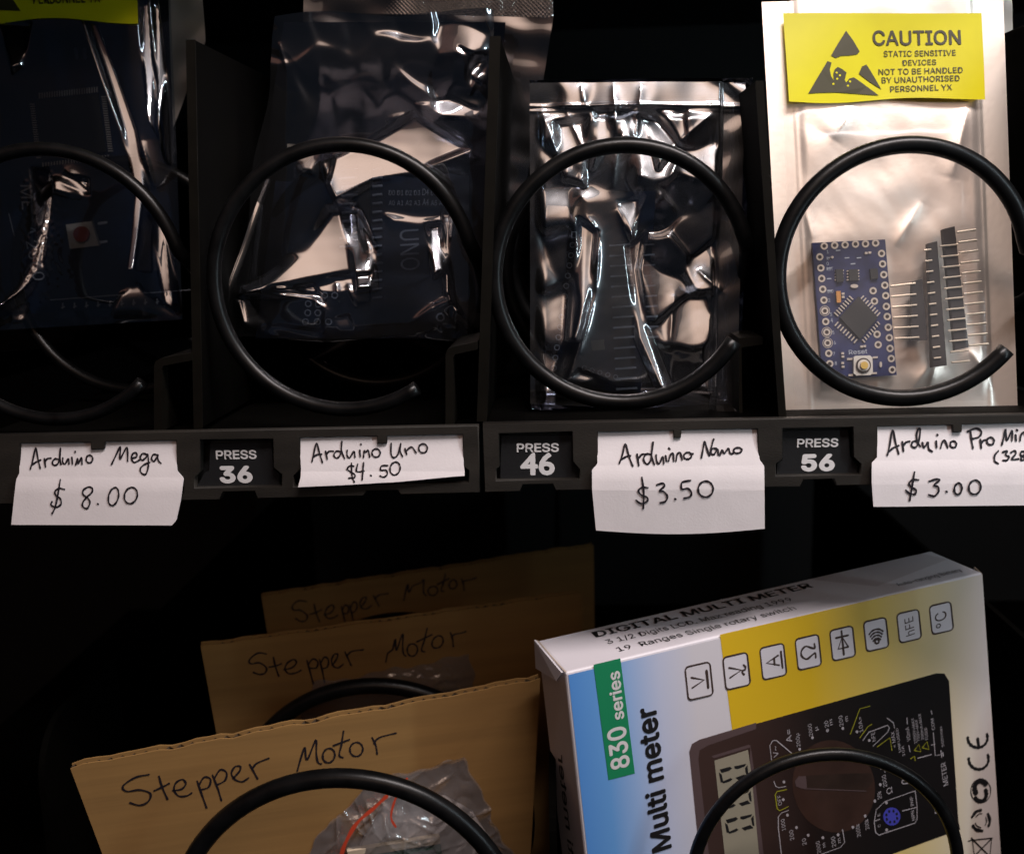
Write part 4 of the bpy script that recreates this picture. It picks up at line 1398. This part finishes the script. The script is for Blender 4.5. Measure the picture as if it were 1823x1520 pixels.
def card(label, TL, TR, BLx, BRx, Y, jit, hand_scale=1.0, shift=(0, 0)):
    """corrugated sheet: its front plane passes through TL at depth Y, yawed by the coil, top leaning out"""
    pl_ = Plane(at(*TL, Y), 16, 4)
    a, c_ = pl_.px(*TL), pl_.px(*TR)
    ex = (c_ - a)
    wid = ex.length
    ex.normalize()
    dl, dr = (pl_.px(*BLx) - a).normalized(), (pl_.px(*BRx) - c_).normalized()
    kl, kr = (LZ + 0.001 - a.z) / dl.z, (LZ + 0.001 - c_.z) / dr.z
    bl, br = a + dl * kl, c_ + dr * kr
    t = thing('cardboard_sheet', label, 'cardboard sheet', (bl + br) / 2, 'cardboard sheets in the lower tray')
    n = pl_.n
    rnd = random.Random(jit)
    th = 0.0032
    # front and back liners, with a slightly ragged top edge
    top = [a + ex * (wid * i / 40) + Vector((0, 0, rnd.uniform(-0.0009, 0.0004) * (0.3 + 0.7 * math.sin(i * 0.5 + jit) ** 2))) for i in range(41)]
    top[-1] = c_.copy()
    for nm, o0, o1 in (('front_liner', -0.0005, 0.0), ('back_liner', -th, -th + 0.0005)):
        b = BM()
        out = top + [br, bl]
        prism3(b, [p + n * o1 for p in out], [p + n * o0 for p in out])
        obj(nm, b, M['card'], t)
    b = BM()
    zig = 170
    rows = []
    for i in range(zig + 1):
        k = i / zig
        o = -0.0005 - (th - 0.001) * (0.5 + 0.5 * math.sin(i * 1.57))
        rows.append((b.verts.new(a + ex * wid * k + n * o - Vector((0, 0, 0.0008))), b.verts.new(bl + (br - bl) * k + n * o)))
    for i in range(zig):
        b.faces.new((rows[i][0], rows[i][1], rows[i + 1][1], rows[i + 1][0]))
    obj('corrugation', b, M['flute'], t)
    return t, pl_, a, ex, wid


CARDS = [('brown cardboard sheet in front with the clearest Stepper Motor writing', (125, 1365), (962, 1207), (183, 1520), (946, 1500), -0.006, 1),
         ('brown cardboard sheet in the middle of three, half hidden by the front one', (357, 1150), (1035, 1055), (386, 1310), (1037, 1190), 0.058, 2),
         ('brown cardboard sheet at the back, darkest and topmost', (465, 1060), (1057, 970), (478, 1140), (1058, 1070), 0.116, 3)]
f0 = None
for lb, TL, TR, bl, br, Y, jit in CARDS:
    t, cpl, a, ex, wid = card(lb, TL, TR, bl, br, Y, jit)
    n = cpl.n
    dn = -(n.cross(ex)).normalized()
    if dn.z > 0:
        dn = -dn
    if f0 is None:
        f0 = (cpl, a, ex, dn, wid)
        uv = [[((cpl.px(x, y) - a).dot(ex) / wid, (cpl.px(x, y) - a).dot(dn) / wid) for x, y in s] for s in hand]
    b = BM()
    dxy = {1: (0, 0), 2: (0.015, 0.0), 3: (-0.015, -0.012)}[jit]
    sc = {1: 1, 2: 0.98, 3: 0.92}[jit]
    for s in uv:
        closed = s[0] == s[-1]
        pts = catmull([Vector((u + dxy[0], v * sc + dxy[1], 0)) for u, v in (s[:-1] if closed else s)], 5, closed)
        if closed:
            pts = pts + [pts[0]]
        if jit > 1:
            pts = [Vector((p.x * sc + (1 - sc) * 0.12 + 0.006 * math.sin(p.x * 37 + jit * 2.1) + (0.012 if p.x > 0.47 else 0) * (jit - 1), p.y * (1 + 0.10 * math.sin(p.x * 9 + jit * 2)) + 0.005 * math.sin(p.x * 53 + jit * 2), 0)) for p in pts]
        ribbon(b, [a + ex * (p.x * wid) + dn * (p.y * wid) + n * 0.00015 for p in pts], n, 0.00062)
    obj('handwriting', b, M['ink'], t)
    if jit == 1:
        front_pl = cpl
    if jit == 2:
        mid_pl = cpl


# ------------------------------------------------------------------ plastic pouches with the motors
def pouch_sheet(pl_, quad, nx, ny, hf, name, parent):
    s, t_ = np.meshgrid(np.linspace(0, 1, nx + 1), np.linspace(0, 1, ny + 1))
    (ax, ay), (bx, by), (cx_, cy_), (dx, dy) = quad
    X = (ax * (1 - s) + bx * s) * (1 - t_) + (dx * (1 - s) + cx_ * s) * t_
    Yy = (ay * (1 - s) + by * s) * (1 - t_) + (dy * (1 - s) + cy_ * s) * t_
    X = X + 4 * np.sin(Yy / 17.0) + 2.5 * np.sin(Yy / 6.3)
    Yy = Yy + 3 * np.sin(X / 19.0) + 2 * np.sin(X / 7.1)
    hh = hf(X, Yy, s, t_) * PX
    vs = []
    for i in range(ny + 1):
        for j in range(nx + 1):
            vs.append(pl_.px(X[i, j], Yy[i, j]) + pl_.n * hh[i, j])
    w = nx + 1
    fs = [(i * w + j, (i + 1) * w + j, (i + 1) * w + j + 1, i * w + j + 1) for i in range(ny) for j in range(nx)]
    me = bpy.data.meshes.new(name)
    me.from_pydata([tuple(v) for v in vs], [], fs)
    me.update()
    return obj(name, me, M['poly'], parent, smooth=True)


t = thing('plastic_pouch', 'crinkled clear pouch with a red zip line on the front cardboard sheet', 'plastic pouch', front_pl.px(740, 1560), 'clear pouches on the cardboard')


def hp(X, Y_, Sg, Tg):
    h = 26 * edge0(Sg, Tg, 0.35) + 3
    h += edge0(Sg, Tg, 0.08) * (5.0 * np.abs(waves(X, Y_, 101, 60, 6, 1.0)) + 0.5 * waves(X, Y_, 105, 16, 6))
    rp_ = random.Random(17)
    for k in range(70):
        a_ = rp_.gauss(1.75, 0.75) if k % 2 else rp_.uniform(-0.7, 0.7)
        x_, y_p, l_ = rp_.uniform(590, 890), rp_.uniform(1375, 1530), rp_.uniform(25, 80)
        h += crease(X, Y_, (x_, y_p), (x_ + l_ * math.cos(a_), y_p + l_ * math.sin(a_)), rp_.uniform(2.4, 5), rp_.uniform(2.0, 6.0))
    for p, q, w, s in (((680, 1440), (690, 1480), 3, 5), ((690, 1455), (640, 1520), 4, 6), ((715, 1470), (715, 1520), 4, 5), ((780, 1478), (770, 1530), 4, 5), ((760, 1362), (830, 1343), 4, 3), ((600, 1490), (570, 1520), 5, 5), ((680, 1410), (720, 1400), 5, 5)):
        h += crease(X, Y_, p, q, w, s)
    return h


pouch_sheet(front_pl, [(650, 1392), (828, 1346), (965, 1640), (440, 1640)], 260, 190, hp, 'pouch_film', t)
b = BM()
zl = [(562, 1580), (600, 1512), (612, 1480), (632, 1445), (660, 1420), (684, 1398)]
path = [front_pl.px(p.x, p.y) + front_pl.n * 0.0062 for p in catmull([Vector((x, y, 0)) for x, y in zl], 6)]
ribbon(b, path, front_pl.n, 0.0013)
obj('zip_line', b, M['zip_red'], t)
b = BM()
path = [front_pl.px(p.x, p.y) + front_pl.n * 0.0066 for p in catmull([Vector((x, y, 0)) for x, y in [(720, 1365), (700, 1400), (692, 1432), (700, 1450)]], 6)]
ribbon(b, path, front_pl.n, 0.0007)
obj('zip_end', b, M['zip_red'], t)
t = thing('stepper_motor', 'pale wrapped motor lying in the clear pouch', 'motor', front_pl.px(760, 1560))
b = BM()
prism(b, front_pl, [(640, 1500), (668, 1450), (690, 1415), (708, 1402), (735, 1420), (790, 1412), (840, 1440), (872, 1490), (880, 1560), (860, 1620), (660, 1620)], 0.0006, 0.0024)
obj('motor_can', b, M['foam'], t)
t = thing('circuit_board', 'green driver board in the clear pouch at the lower edge', 'circuit board', front_pl.px(700, 1580))
b = BM(); prism(b, front_pl, [(618, 1510), (780, 1484), (800, 1600), (640, 1620)], 0.0026, 0.0040); obj('board', b, M['pcb_green'], t)
b = BM(); prism(b, front_pl, [(616, 1500), (779, 1474), (781, 1486), (619, 1512)], 0.0026, 0.0046); obj('connector', b, M['cream'], t)
b = BM(); prism(b, front_pl, [(725, 1506), (772, 1498), (780, 1560), (735, 1570)], 0.0040, 0.0044); obj('chip', b, M['pin_body'], t)

t = thing('plastic_pouch', 'clear pouch on the middle cardboard sheet, mostly hidden', 'plastic pouch', mid_pl.px(700, 1300), 'clear pouches on the cardboard')
pouch_sheet(mid_pl, [(560, 1215), (836, 1165), (850, 1300), (520, 1310)], 90, 50,
            lambda X, Y_, Sg, Tg: 12 * edge0(Sg, Tg, 0.3) + 2 + edge0(Sg, Tg, 0.06) * (4 * np.abs(waves(X, Y_, 111, 40, 6, 1.2)) + 2.0 * np.abs(waves(X, Y_, 113, 18, 6))), 'pouch_film', t)

# ------------------------------------------------------------------ multimeter carton
BP = Plane(at(1006, 1197, -0.005), 20, 0)
TL, TR = BP.px(1006, 1197), BP.px(1750, 1019)
ex = (TR - TL).normalized()
WID = (TR - TL).length
dnv = -(BP.n.cross(ex)).normalized()
if dnv.z > 0:
    dnv = -dnv
dl = (BP.px(1041, 1520) - TL).normalized()
drr = (BP.px(1780, 1512) - TR).normalized()
BL, BR = TL + dl * ((LZ + 0.008 - TL.z) / dl.z), TR + drr * ((LZ + 0.0085 - TR.z) / drr.z)
THK = 0.026
bk = -BP.n * THK
meter = thing('meter_carton', 'white, blue and yellow meter carton with a printed digital meter', 'carton', (BL + BR) / 2)


def uvw(p):
    return (p - TL).dot(ex) / WID, (p - TL).dot(dnv) / WID


front_m = ramp_mat('carton_front_print', [(0.0, (0.09, 0.28, 0.70)), (0.07, (0.14, 0.36, 0.75)), (0.13, (0.32, 0.48, 0.79)), (0.20, (0.56, 0.60, 0.77)), (0.28, (0.69, 0.65, 0.69)), (1.0, (0.69, 0.64, 0.66))])
yel_m = ramp_mat('carton_yellow_print', [(0.30, (0.72, 0.46, 0.014)), (0.55, (0.72, 0.46, 0.018)), (0.72, (0.71, 0.52, 0.13)), (0.88, (0.70, 0.58, 0.36)), (1.0, (0.68, 0.61, 0.58))])


def quad_panel(name, pts3, n, m, uvs=True):
    b = BM()
    vs = [b.verts.new(p) for p in pts3]
    f = b.faces.new(vs)
    f.normal_update()
    if f.normal.dot(n) < 0:
        f.normal_flip()
    if uvs:
        ul = b.loops.layers.uv.new('UVMap')
        for lp in f.loops:
            lp[ul].uv = uvw(lp.vert.co)
    return obj(name, b, m, meter)


E0 = BP.n * 0.0006
eps = 0.0014
ins = lambda a, c_: a + (c_ - a).normalized() * eps
# rounded folds along the front edges: body is a bevelled solid, printed panels sit just proud of it
b = BM()
prism3(b, [TL, BL, BR, TR], [p + bk for p in (TL, BL, BR, TR)])
bmesh.ops.bevel(b, geom=[e for e in b.edges], offset=0.0009, segments=3, affect='EDGES', profile=0.5)
obj('carton_body', b, M['boxwhite'], meter)
fq = [TL + ex * 0.0009 + dnv * 0.0009, BL + ex * 0.0009, BR - ex * 0.0009, TR - ex * 0.0009 + dnv * 0.0009]
P1 = 0.00012
quad_panel('front_panel', [p + BP.n * P1 for p in fq], BP.n, front_m)
# folded lid lip at the left corner and tab at the right corner
b = BM()
lp = [TL + bk * 0.02 - ex * 0.0004, TL + bk * 1.0 - ex * 0.0004 + Vector((0, 0, 0.0004)), TL + bk * 0.98 - ex * 0.0010 + dnv * 0.009, TL + bk * 0.15 - ex * 0.0012 + dnv * 0.004]
prism3(b, lp, [p - ex * 0.0006 for p in lp])
obj('lid_flap', b, M['boxwhite'], meter)
b = BM()
lp = [TR + bk * 0.05 + ex * 0.0002 + dnv * 0.0006, TR + bk * 0.3 + ex * 0.0030 + dnv * 0.001, TR + bk * 0.3 + ex * 0.0036 + dnv * 0.0085, TR + bk * 0.05 + ex * 0.0006 + dnv * 0.0085]
prism3(b, lp, [p - bk.normalized() * 0.0008 for p in lp])
obj('lid_tab', b, M['kraft'], meter)
b = BM()
rd = [TL + BP.n * 0.0002 + ex * 0.0002, TL + bk * 0.35, TL + bk * 0.7, TL + bk * 0.98]
ribbon(b, [p + Vector((0, 0, 0.0002)) for p in rd], Vector((0, 0, 1)), 0.0005)
obj('lid_seam', b, M['kraft'], meter)

VB7, VB8 = view(940, 960, 2.715), view(1360, 960, 2.715)
Z1, Z2 = view(1220, 1180, 4.469), view(1440, 1180, 4.471)
p7 = lambda *p: VB7([p])[0]
p8 = lambda *p: VB8([p])[0]
z1 = lambda *p: Z1([p])[0]
z2 = lambda *p: Z2([p])[0]


def panel(name, pts, off, m):
    return quad_panel(name, [BP.px(x, y) + BP.n * off for x, y in pts], BP.n, m)


botY = 1640
panel('yellow_panel', [p7(926, 458), p7(985, 915), (1318, 1400), (1345, 1700), (1790, 1660), (1776, 1440), (1748, 1022)], 0.00020, yel_m)
b = BM(); flat(b, BP, VB7([(315, 603), (445, 572), (515, 1128), (388, 1160)]), 0.00024); obj('green_banner', b, M['green'], meter)
b = BM()
text(b, BP, '830', p7(488, 1092), p7(466, 893), 33, 0.02, off=0.00032)
text(b, BP, 'series', p7(462, 862), p7(438, 630), 21, 0.02, off=0.00032)
obj('banner_lettering', b, M['print_white'], meter)
b = BM()
text(b, BP, 'Multi meter', p7(690, 1486), p7(613, 797), 35, 0.022, off=0.00030)
obj('title_lettering', b, M['print_black'], meter)


# symbol tiles
def rrect(c, ax_, ay_, hw, hh, r):
    pts = []
    for sx, sy, a0 in ((1, 1, 0), (-1, 1, 90), (-1, -1, 180), (1, -1, 270)):
        for k in range(5):
            a = math.radians(a0 + k * 22.5)
            u, v = sx * (hw - r) + r * math.cos(a), sy * (hh - r) + r * math.sin(a)
            pts.append((c[0] + ax_[0] * u + ay_[0] * v, c[1] + ax_[1] * u + ay_[1] * v))
    return pts


icons = [p7(825, 682), p7(1006, 634), p7(1183, 588), p8(212, 543), p8(378, 500), p8(540, 457), p8(699, 417), p8(855, 378)]
tile, line, sym = BM(), BM(), BM()
for i, c in enumerate(icons):
    k = 1 - i * 0.02
    rx = (math.cos(math.radians(-13)), math.sin(math.radians(-13)))        # along the carton's top edge
    dyv = (0.105, 0.9945)                                                  # down the carton
    R1 = rrect(c, rx, dyv, 22.5 * k, 29.5 * k, 6.5)
    flat(tile, BP, R1, 0.00026)
    pen(line, BP, [R1 + [R1[0]]], 0.00055, off=0.00030, smooth=False)
    L_ = lambda u, v: (c[0] + rx[0] * u * k + dyv[0] * v * k, c[1] + rx[1] * u * k + dyv[1] * v * k)
    pw = 0.00068
    if i in (0, 1):
        pen(sym, BP, [[L_(-13, -9), L_(9, 0), L_(-13, 9)]], pw, off=0.00030, smooth=False)
        if i == 0:
            pen(sym, BP, [[L_(15, -15), L_(15, 15)]], pw * 1.2, off=0.00030, smooth=False)
        else:
            pen(sym, BP, [[L_(13, 9), L_(10, 5), L_(12, 1), L_(15, 1), L_(17, -3), L_(14, -8)]], pw, off=0.00030)
    elif i == 2:
        pen(sym, BP, [[L_(10, -9), L_(-13, 0), L_(10, 9)], [L_(2, -6), L_(2, 6)], [L_(16, -15), L_(16, 15)]], pw, off=0.00030, smooth=False)
    elif i == 3:
        pen(sym, BP, [[L_(13, 13), L_(13, 5), L_(8, 6), L_(-4, 12), L_(-13, 5), L_(-13, -5), L_(-4, -12), L_(8, -6), L_(13, -5), L_(13, -13)]], pw, off=0.00030)
    elif i == 4:
        pen(sym, BP, [[L_(10, 9), L_(0, -13), L_(-10, 9), L_(10, 9)][0:4], [L_(0, 22), L_(0, -24)], [L_(-12, -13), L_(12, -13)]], pw, off=0.00030, smooth=False)
    elif i == 5:
        pen(sym, BP, [[L_(4 * math.cos(a), 14 + 4 * math.sin(a)) for a in [k_ * 0.7 for k_ in range(10)]]], pw, off=0.00030)
        for r_ in (1, 2, 3, 4):
            pen(sym, BP, [[L_((6 + 2.6 * r_) * math.sin(a), 10 - 6.0 * r_ + 4 - (6 + 2.6 * r_) * (math.cos(a) - 1) * 0.9 - 0) for a in (-1.0, -0.5, 0, 0.5, 1.0)]], pw, off=0.00030)
    elif i == 6:
        text(sym, BP, 'hFE', L_(10, 18), L_(10, -18), 17, 0.0, off=0.00030)
    else:
        text(sym, BP, '\u00b0C', L_(11, 17), L_(11, -14), 22, 0.0, off=0.00030)
obj('symbol_tiles', tile, M['boxwhite'], meter)
obj('tile_outlines', line, M['print_brown'], meter)
obj('symbols', sym, M['print_brown'], meter)

# printed picture of the meter
mp = [z1(30, 700), z1(50, 640), z1(110, 605)] + [z2(1010, 78), z2(1075, 80), z2(1112, 140)] + [p8(938, 1360)] + [(1709, 1475), (1310, 1620), (1262, 1620)]
b = BM(); flat(b, BP, mp, 0.00024)
ul = b.loops.layers.uv.new('UVMap')
for f in b.faces:
    for lp in f.loops:
        lp[ul].uv = uvw(lp.vert.co)
pic = obj('meter_picture', b, ramp_mat('meter_print', [(0.25, (0.055, 0.030, 0.025)), (0.42, (0.042, 0.022, 0.018)), (0.56, (0.014, 0.009, 0.008)), (0.75, (0.008, 0.006, 0.006))], 0.4), meter)
b = BM()
flat(b, BP, [z1(30, 700), z1(50, 640), z1(110, 605), z1(560, 470), z1(560, 520), z1(180, 650), z1(110, 690), z1(100, 760), z1(190, 1560), z1(115, 1560)], 0.00028)
flat(b, BP, [z1(205, 735), z1(500, 645), z1(515, 650), z1(512, 668), z1(225, 752)], 0.00028)
flat(b, BP, [z1(515, 650), z1(535, 780), z1(620, 1520), z1(585, 1520), z1(510, 780)], 0.00028)
obj('picture_rim', b, M['meter_rim'], pic)
b = BM(); flat(b, BP, [z1(228, 770), z1(495, 685), z1(520, 860), z1(585, 1540), z1(315, 1560)], 0.00032); lcd = obj('picture_screen', b, M['lcd'], pic)
b = BM()


def seg(*p):
    flat(b, BP, [z1(*q) for q in p], 0.00038)


for oy, ox in ((0, 0), (205, 26), (400, 48)):
    G = lambda x, y: (x + ox, y + oy)
    seg(G(270, 840), G(350, 818), G(368, 832), G(345, 850), G(285, 868))
    seg(G(385, 815), G(480, 795), G(470, 815), G(410, 838), G(388, 832))
    seg(G(262, 862), G(285, 880), G(298, 935), G(278, 945))
    seg(G(285, 940), G(355, 908), G(372, 918), G(350, 935), G(300, 950))
    seg(G(395, 905), G(465, 880), G(490, 905), G(420, 925))
    seg(G(470, 830), G(490, 805), G(498, 890), G(482, 885))
obj('screen_digits', b, M['print_black'], lcd)
b = BM(); flat(b, BP, VB8(ell(335, 1190, 198, 225, 36, rot=-15)), 0.00030); dial = obj('picture_dial', b, M['meter_dial'], pic)
b = BM()
flat(b, BP, [p8(145, 1165), p8(165, 1140), p8(340, 1130), p8(520, 1125), p8(525, 1165), p8(490, 1210), p8(330, 1208), p8(180, 1200), p8(150, 1190)], 0.00036)
obj('picture_pointer', b, M['meter'], dial)
b = BM()
flat(b, BP, [p8(146, 1165), p8(165, 1140), p8(200, 1140), p8(205, 1196), p8(180, 1200), p8(152, 1190)], 0.00040)
pen(b, BP, [[p8(190, 1200), p8(490, 1212)]], 0.0003, off=0.00040, smooth=False)
obj('pointer_tip', b, M['meter_rim'], dial)
w_, y_ = BM(), BM()


def up(bm, s, x, y, ln, cap, conv, bold=0.0):          # words on the meter read upwards
    text(bm, BP, s, conv(x, y), conv(x - ln * 0.13, y - ln), cap, bold, off=0.00036)


for s, x, y, ln, cap, conv in (('V~', 738, 735, 85, 9, z1), ('A=', 845, 618, 100, 10, z1), ('200\u00b5', 912, 655, 105, 6.5, z1), ('2000', 1010, 570, 95, 6.5, z1), ('\u00b5', 1050, 528, 30, 6, z1),
                               ('20', 1136, 500, 50, 7, z1), ('m', 185, 485, 45, 6, z2), ('200', 270, 490, 80, 7, z2), ('m', 308, 455, 40, 6, z2),
                               ('OFF', 765, 1120, 80, 6.5, z1), ('1000', 795, 1320, 90, 6.5, z1), ('200', 862, 1395, 78, 7, z1), ('20', 960, 1435, 52, 7, z1), ('2000', 1075, 1500, 95, 6.5, z1), ('m', 1112, 1455, 35, 6, z1),
                               ('200', 212, 1450, 80, 7, z2), ('m', 250, 1420, 38, 6, z2), ('2000k', 408, 1370, 100, 6.5, z2), ('200k', 476, 1312, 80, 6.5, z2), ('20k', 575, 1070, 60, 7, z2),
                               ('2000', 618, 975, 95, 7, z2), ('20', 628, 855, 45, 7, z2), ('\u03a9', 660, 1025, 48, 10, z2), ('hFE', 528, 612, 72, 7, z2), ('10A=', 428, 540, 120, 6.5, z2),
                               ('= MAX', 690, 660, 125, 6.5, z2), ('V\u03a9mA', 805, 610, 110, 6.5, z2), ('1000V=MAX', 855, 630, 200, 5, z2), ('750V~MAX', 880, 612, 170, 5, z2), ('200mA=MAX', 912, 600, 205, 5, z2),
                               ('FUSED', 945, 600, 95, 5, z2), ('COM', 998, 522, 90, 5.5, z2), ('500Vmax', 1072, 655, 160, 4.5, z2), ('METER', 1105, 960, 180, 9, z2), ('DIGITAL', 1032, 1180, 170, 8, z2),
                               ('PNP', 830, 1125, 70, 5.5, z2), ('NPN', 840, 1240, 75, 5.5, z2), ('UNFUSED', 730, 700, 190, 4.5, z2), ('10A', 760, 730, 80, 4.5, z2), ('E', 562, 1208, 20, 4.5, z2), ('C', 566, 1295, 20, 4.5, z2)):
    up(w_, s, x, y, ln, cap, conv)
for x, y, conv in ((905, 680, z1), (1007, 588, z1), (1125, 532, z1), (145, 530, z2), (265, 515, z2), (378, 542, z2), (475, 610, z2), (780, 940, z1), (775, 1080, z1), (808, 1203, z1), (880, 1302, z1), (973, 1363, z1), (1090, 1383, z1),
                   (228, 1360, z2), (345, 1300, z2), (443, 1210, z2), (520, 1092, z2), (563, 962, z2), (570, 830, z2), (612, 1105, z2), (614, 1322, z2)):
    cxy = conv(x, y)
    flat(w_, BP, ell(cxy[0], cxy[1], 2.4, 2.8, 10), 0.00036)
for pts in ([z1(683, 785), z1(668, 650), z1(690, 612), z1(720, 610), z1(845, 715)], [z1(795, 975), z1(740, 985), z1(715, 975), z1(700, 935)],
            [z1(815, 1165), z1(760, 1185), z1(735, 1215), z1(735, 1300), z1(760, 1520)], [z2(90, 1515), z2(245, 1460), z2(280, 1420), z2(262, 1318)],
            [z2(425, 610), z2(470, 545), z2(620, 490), z2(635, 510), z2(620, 545), z2(505, 655)], [z2(618, 435), z2(668, 470), z2(676, 512)],
            [z2(862, 752), z2(970, 722)], [z2(970, 648), z2(998, 640)], [z2(985, 550), z2(1000, 730), z2(1040, 725)], [z2(775, 430), z2(778, 480)], [z2(790, 650), z2(800, 700)],
            [z2(968, 375), z2(974, 402)], [z2(1045, 690), z2(1052, 745)], [z2(1060, 705), z2(1064, 735)],
            [z2(840, 1010), z2(855, 1130), z2(855, 1240), z2(835, 1268), z2(550, 1362), z2(525, 1340), z2(515, 1260), z2(530, 1160), z2(600, 1095), z2(840, 1010)], [z2(740, 1170), z2(850, 1142)], [z2(518, 1250), z2(560, 1236)],
            ell(*z2(765, 905), 6.5, 7, 8, 120, 330), ell(*z2(765, 905), 6.5, 7, 8, 120, 330)):
    pen(w_, BP, [pts], 0.00030, off=0.00036, smooth=False)
pen(w_, BP, [[z2(745, 915), z2(735, 940), z2(750, 955), z2(790, 945), z2(800, 915)], [z2(730, 890), z2(745, 900), z2(778, 885), z2(770, 875)], [z2(752, 870), z2(757, 892)]], 0.00036, off=0.00038)
for pts in ([z2(325, 560), z2(400, 360), z2(480, 338)], [z2(400, 590), z2(465, 500), z2(495, 482)], [z2(540, 660), z2(640, 588), z2(655, 690)]):
    pen(y_, BP, [pts], 0.00034, off=0.00036, smooth=False)
obj('picture_yellow_lines', y_, M['yellow_line'], pic)
y_ = BM()
for pts in ([z2(832, 690), z2(870, 642), z2(885, 700), z2(832, 690)], [z2(895, 668), z2(935, 620), z2(950, 682), z2(895, 668)], [z2(805, 755), z2(835, 735), z2(840, 770)]):
    pen(y_, BP, [pts], 0.00034, off=0.00036, smooth=False)
obj('picture_triangles', y_, M['yellow_line'], pic)
y_ = BM()
for pts in ([z1(800, 1000), z1(725, 1015), z1(710, 1040), z1(725, 1150), z1(745, 1168), z1(815, 1135)],):
    pen(y_, BP, [pts], 0.00034, off=0.00036, smooth=False)
obj('picture_lettering', w_, M['print_grey'], pic)
obj('picture_switch_frame', y_, M['yellow_line'], pic)
b = BM(); flat(b, BP, [z2(x, y) for x, y in ell(655, 1215, 68, 72, 22)], 0.00034); obj('picture_socket', b, M['blue_socket'], pic)
b = BM()
for k in range(8):
    a = k * math.pi / 4 + 0.3
    c = z2(655 + 45 * math.cos(a), 1215 + 46 * math.sin(a))
    flat(b, BP, ell(c[0], c[1], 2.2, 2.8, 8), 0.00038)
obj('socket_holes', b, M['print_black'], pic)
b = BM()
for c, r_ in ((z2(545, 385), 17), (z2(740, 335), 15), (z2(940, 275), 14)):
    ringflat(b, BP, c[0], c[1], r_ - 1.2, r_, 0.00036, 26, 1.1)
obj('picture_holes', b, M['print_black'], pic)

# marks down the right edge
b = BM()
arc = lambda cx_, cy_, rx, ry, a0, a1: VB8(ell(cx_, cy_, rx, ry, 12, a0, a1, -8))
pen(b, BP, [arc(1035, 1058, 48, 50, -15, 190)], 0.0011, off=0.00030)
pen(b, BP, [arc(1030, 955, 48, 48, -12, 188), VB8([(1030, 960), (1036, 1000)])], 0.0011, off=0.00030)
pen(b, BP, [VB8(circ(1045, 1212, 48, 58))], 0.0004, off=0.00030)
pen(b, BP, [arc(1045, 1200, 30, 36, 150, 330)], 0.0020, off=0.00034)
pen(b, BP, [arc(1042, 1225, 30, 36, -20, 150)], 0.0016, off=0.00032)
for a0 in (0, 120, 240):
    r = [(1045 + 44 * math.cos(math.radians(a0 + k)), 1355 + 50 * math.sin(math.radians(a0 + k))) for k in (-38, 0, 30)]
    pen(b, BP, [VB8(r)], 0.0012, off=0.00030)
    r = [(1045 + 28 * math.cos(math.radians(a0 + k)), 1355 + 34 * math.sin(math.radians(a0 + k))) for k in (-30, 10, 40)]
    pen(b, BP, [VB8(r)], 0.0004, off=0.00030)
pen(b, BP, [VB8([(1005, 1450), (1015, 1530), (1090, 1520), (1098, 1440), (1005, 1450)]), VB8([(1000, 1440), (1100, 1540)]), VB8([(1100, 1440), (1000, 1540)]), VB8([(985, 1455), (1000, 1450)])], 0.0005, off=0.00030, smooth=False)
obj('carton_marks', b, M['print_black'], meter)


# lettering on the lid and on the left side
class Face(Plane):
    def __init__(s, o, n):
        s.o, s.n = Vector(o), Vector(n).normalized()


top_n = ex.cross(bk.normalized())
if top_n.z < 0:
    top_n = -top_n
TP = Face(TL + top_n * 0.00004, top_n)
VT = view(960, 980, 3.376)
v_ = lambda *p: VT([p])[0]


def lid_text(bm, s, u0, u1, v, hgt, bold=0.0):
    vs, fs = text_mesh(s, bold)
    x0, x1 = min(q.x for q in vs), max(q.x for q in vs)
    hc = max(q.y for q in text_mesh('H', bold)[0])
    new = [bm.verts.new(TL + ex * (WID * (u0 + (u1 - u0) * (q.x - x0) / (x1 - x0))) + bk * (v + hgt * q.y / hc) + top_n * (0.0002 + q.z)) for q in vs]
    for f in fs:
        bm.faces.new([new[k] for k in f])


b = BM()
lid_text(b, 'DIGITAL MULTI METER', 0.115, 0.645, 0.70, 0.17, 0.016)
obj('lid_title', b, M['print_black'], meter)
b = BM()
lid_text(b, '3 1/2 Digits LCD. Max reading 1999', 0.125, 0.565, 0.45, 0.12)
lid_text(b, '19  Ranges Single rotary switch', 0.130, 0.545, 0.19, 0.12)
obj('lid_lettering', b, M['print_black'], meter)
b = BM()
lid_text(b, 'Auto-ranging Battery', 0.80, 0.97, 0.16, 0.10)
obj('lid_small_print', b, M['print_black'], meter)
b = BM()
sn = -ex
vs, fs = text_mesh('Digital multi meter', 0.006, 1.0, 0.25)
x0, x1 = min(q.x for q in vs), max(q.x for q in vs)
side_h = (BL - TL)
new = [b.verts.new(TL + side_h * (0.97 - 0.70 * (q.x - x0) / (x1 - x0)) + bk * (0.34 + 0.30 * (1 - q.y / 0.7)) + sn * (0.00016 + q.z)) for q in vs]
for f in fs:
    b.faces.new([new[k] for k in f])
obj('side_lettering', b, M['print_black'], meter)
b = BM()
st = [TL + ex * WID * 0.66 + bk * 0.97, TL + ex * WID * 0.76 + bk * 0.30, TL + ex * WID * 0.99 + bk * 0.60, TL + ex * WID * 0.97 + bk * 0.95]
vs = [b.verts.new(p + top_n * 0.00014) for p in st]
b.faces.new(vs)
obj('clear_sticker', b, M['film_clear'], meter)
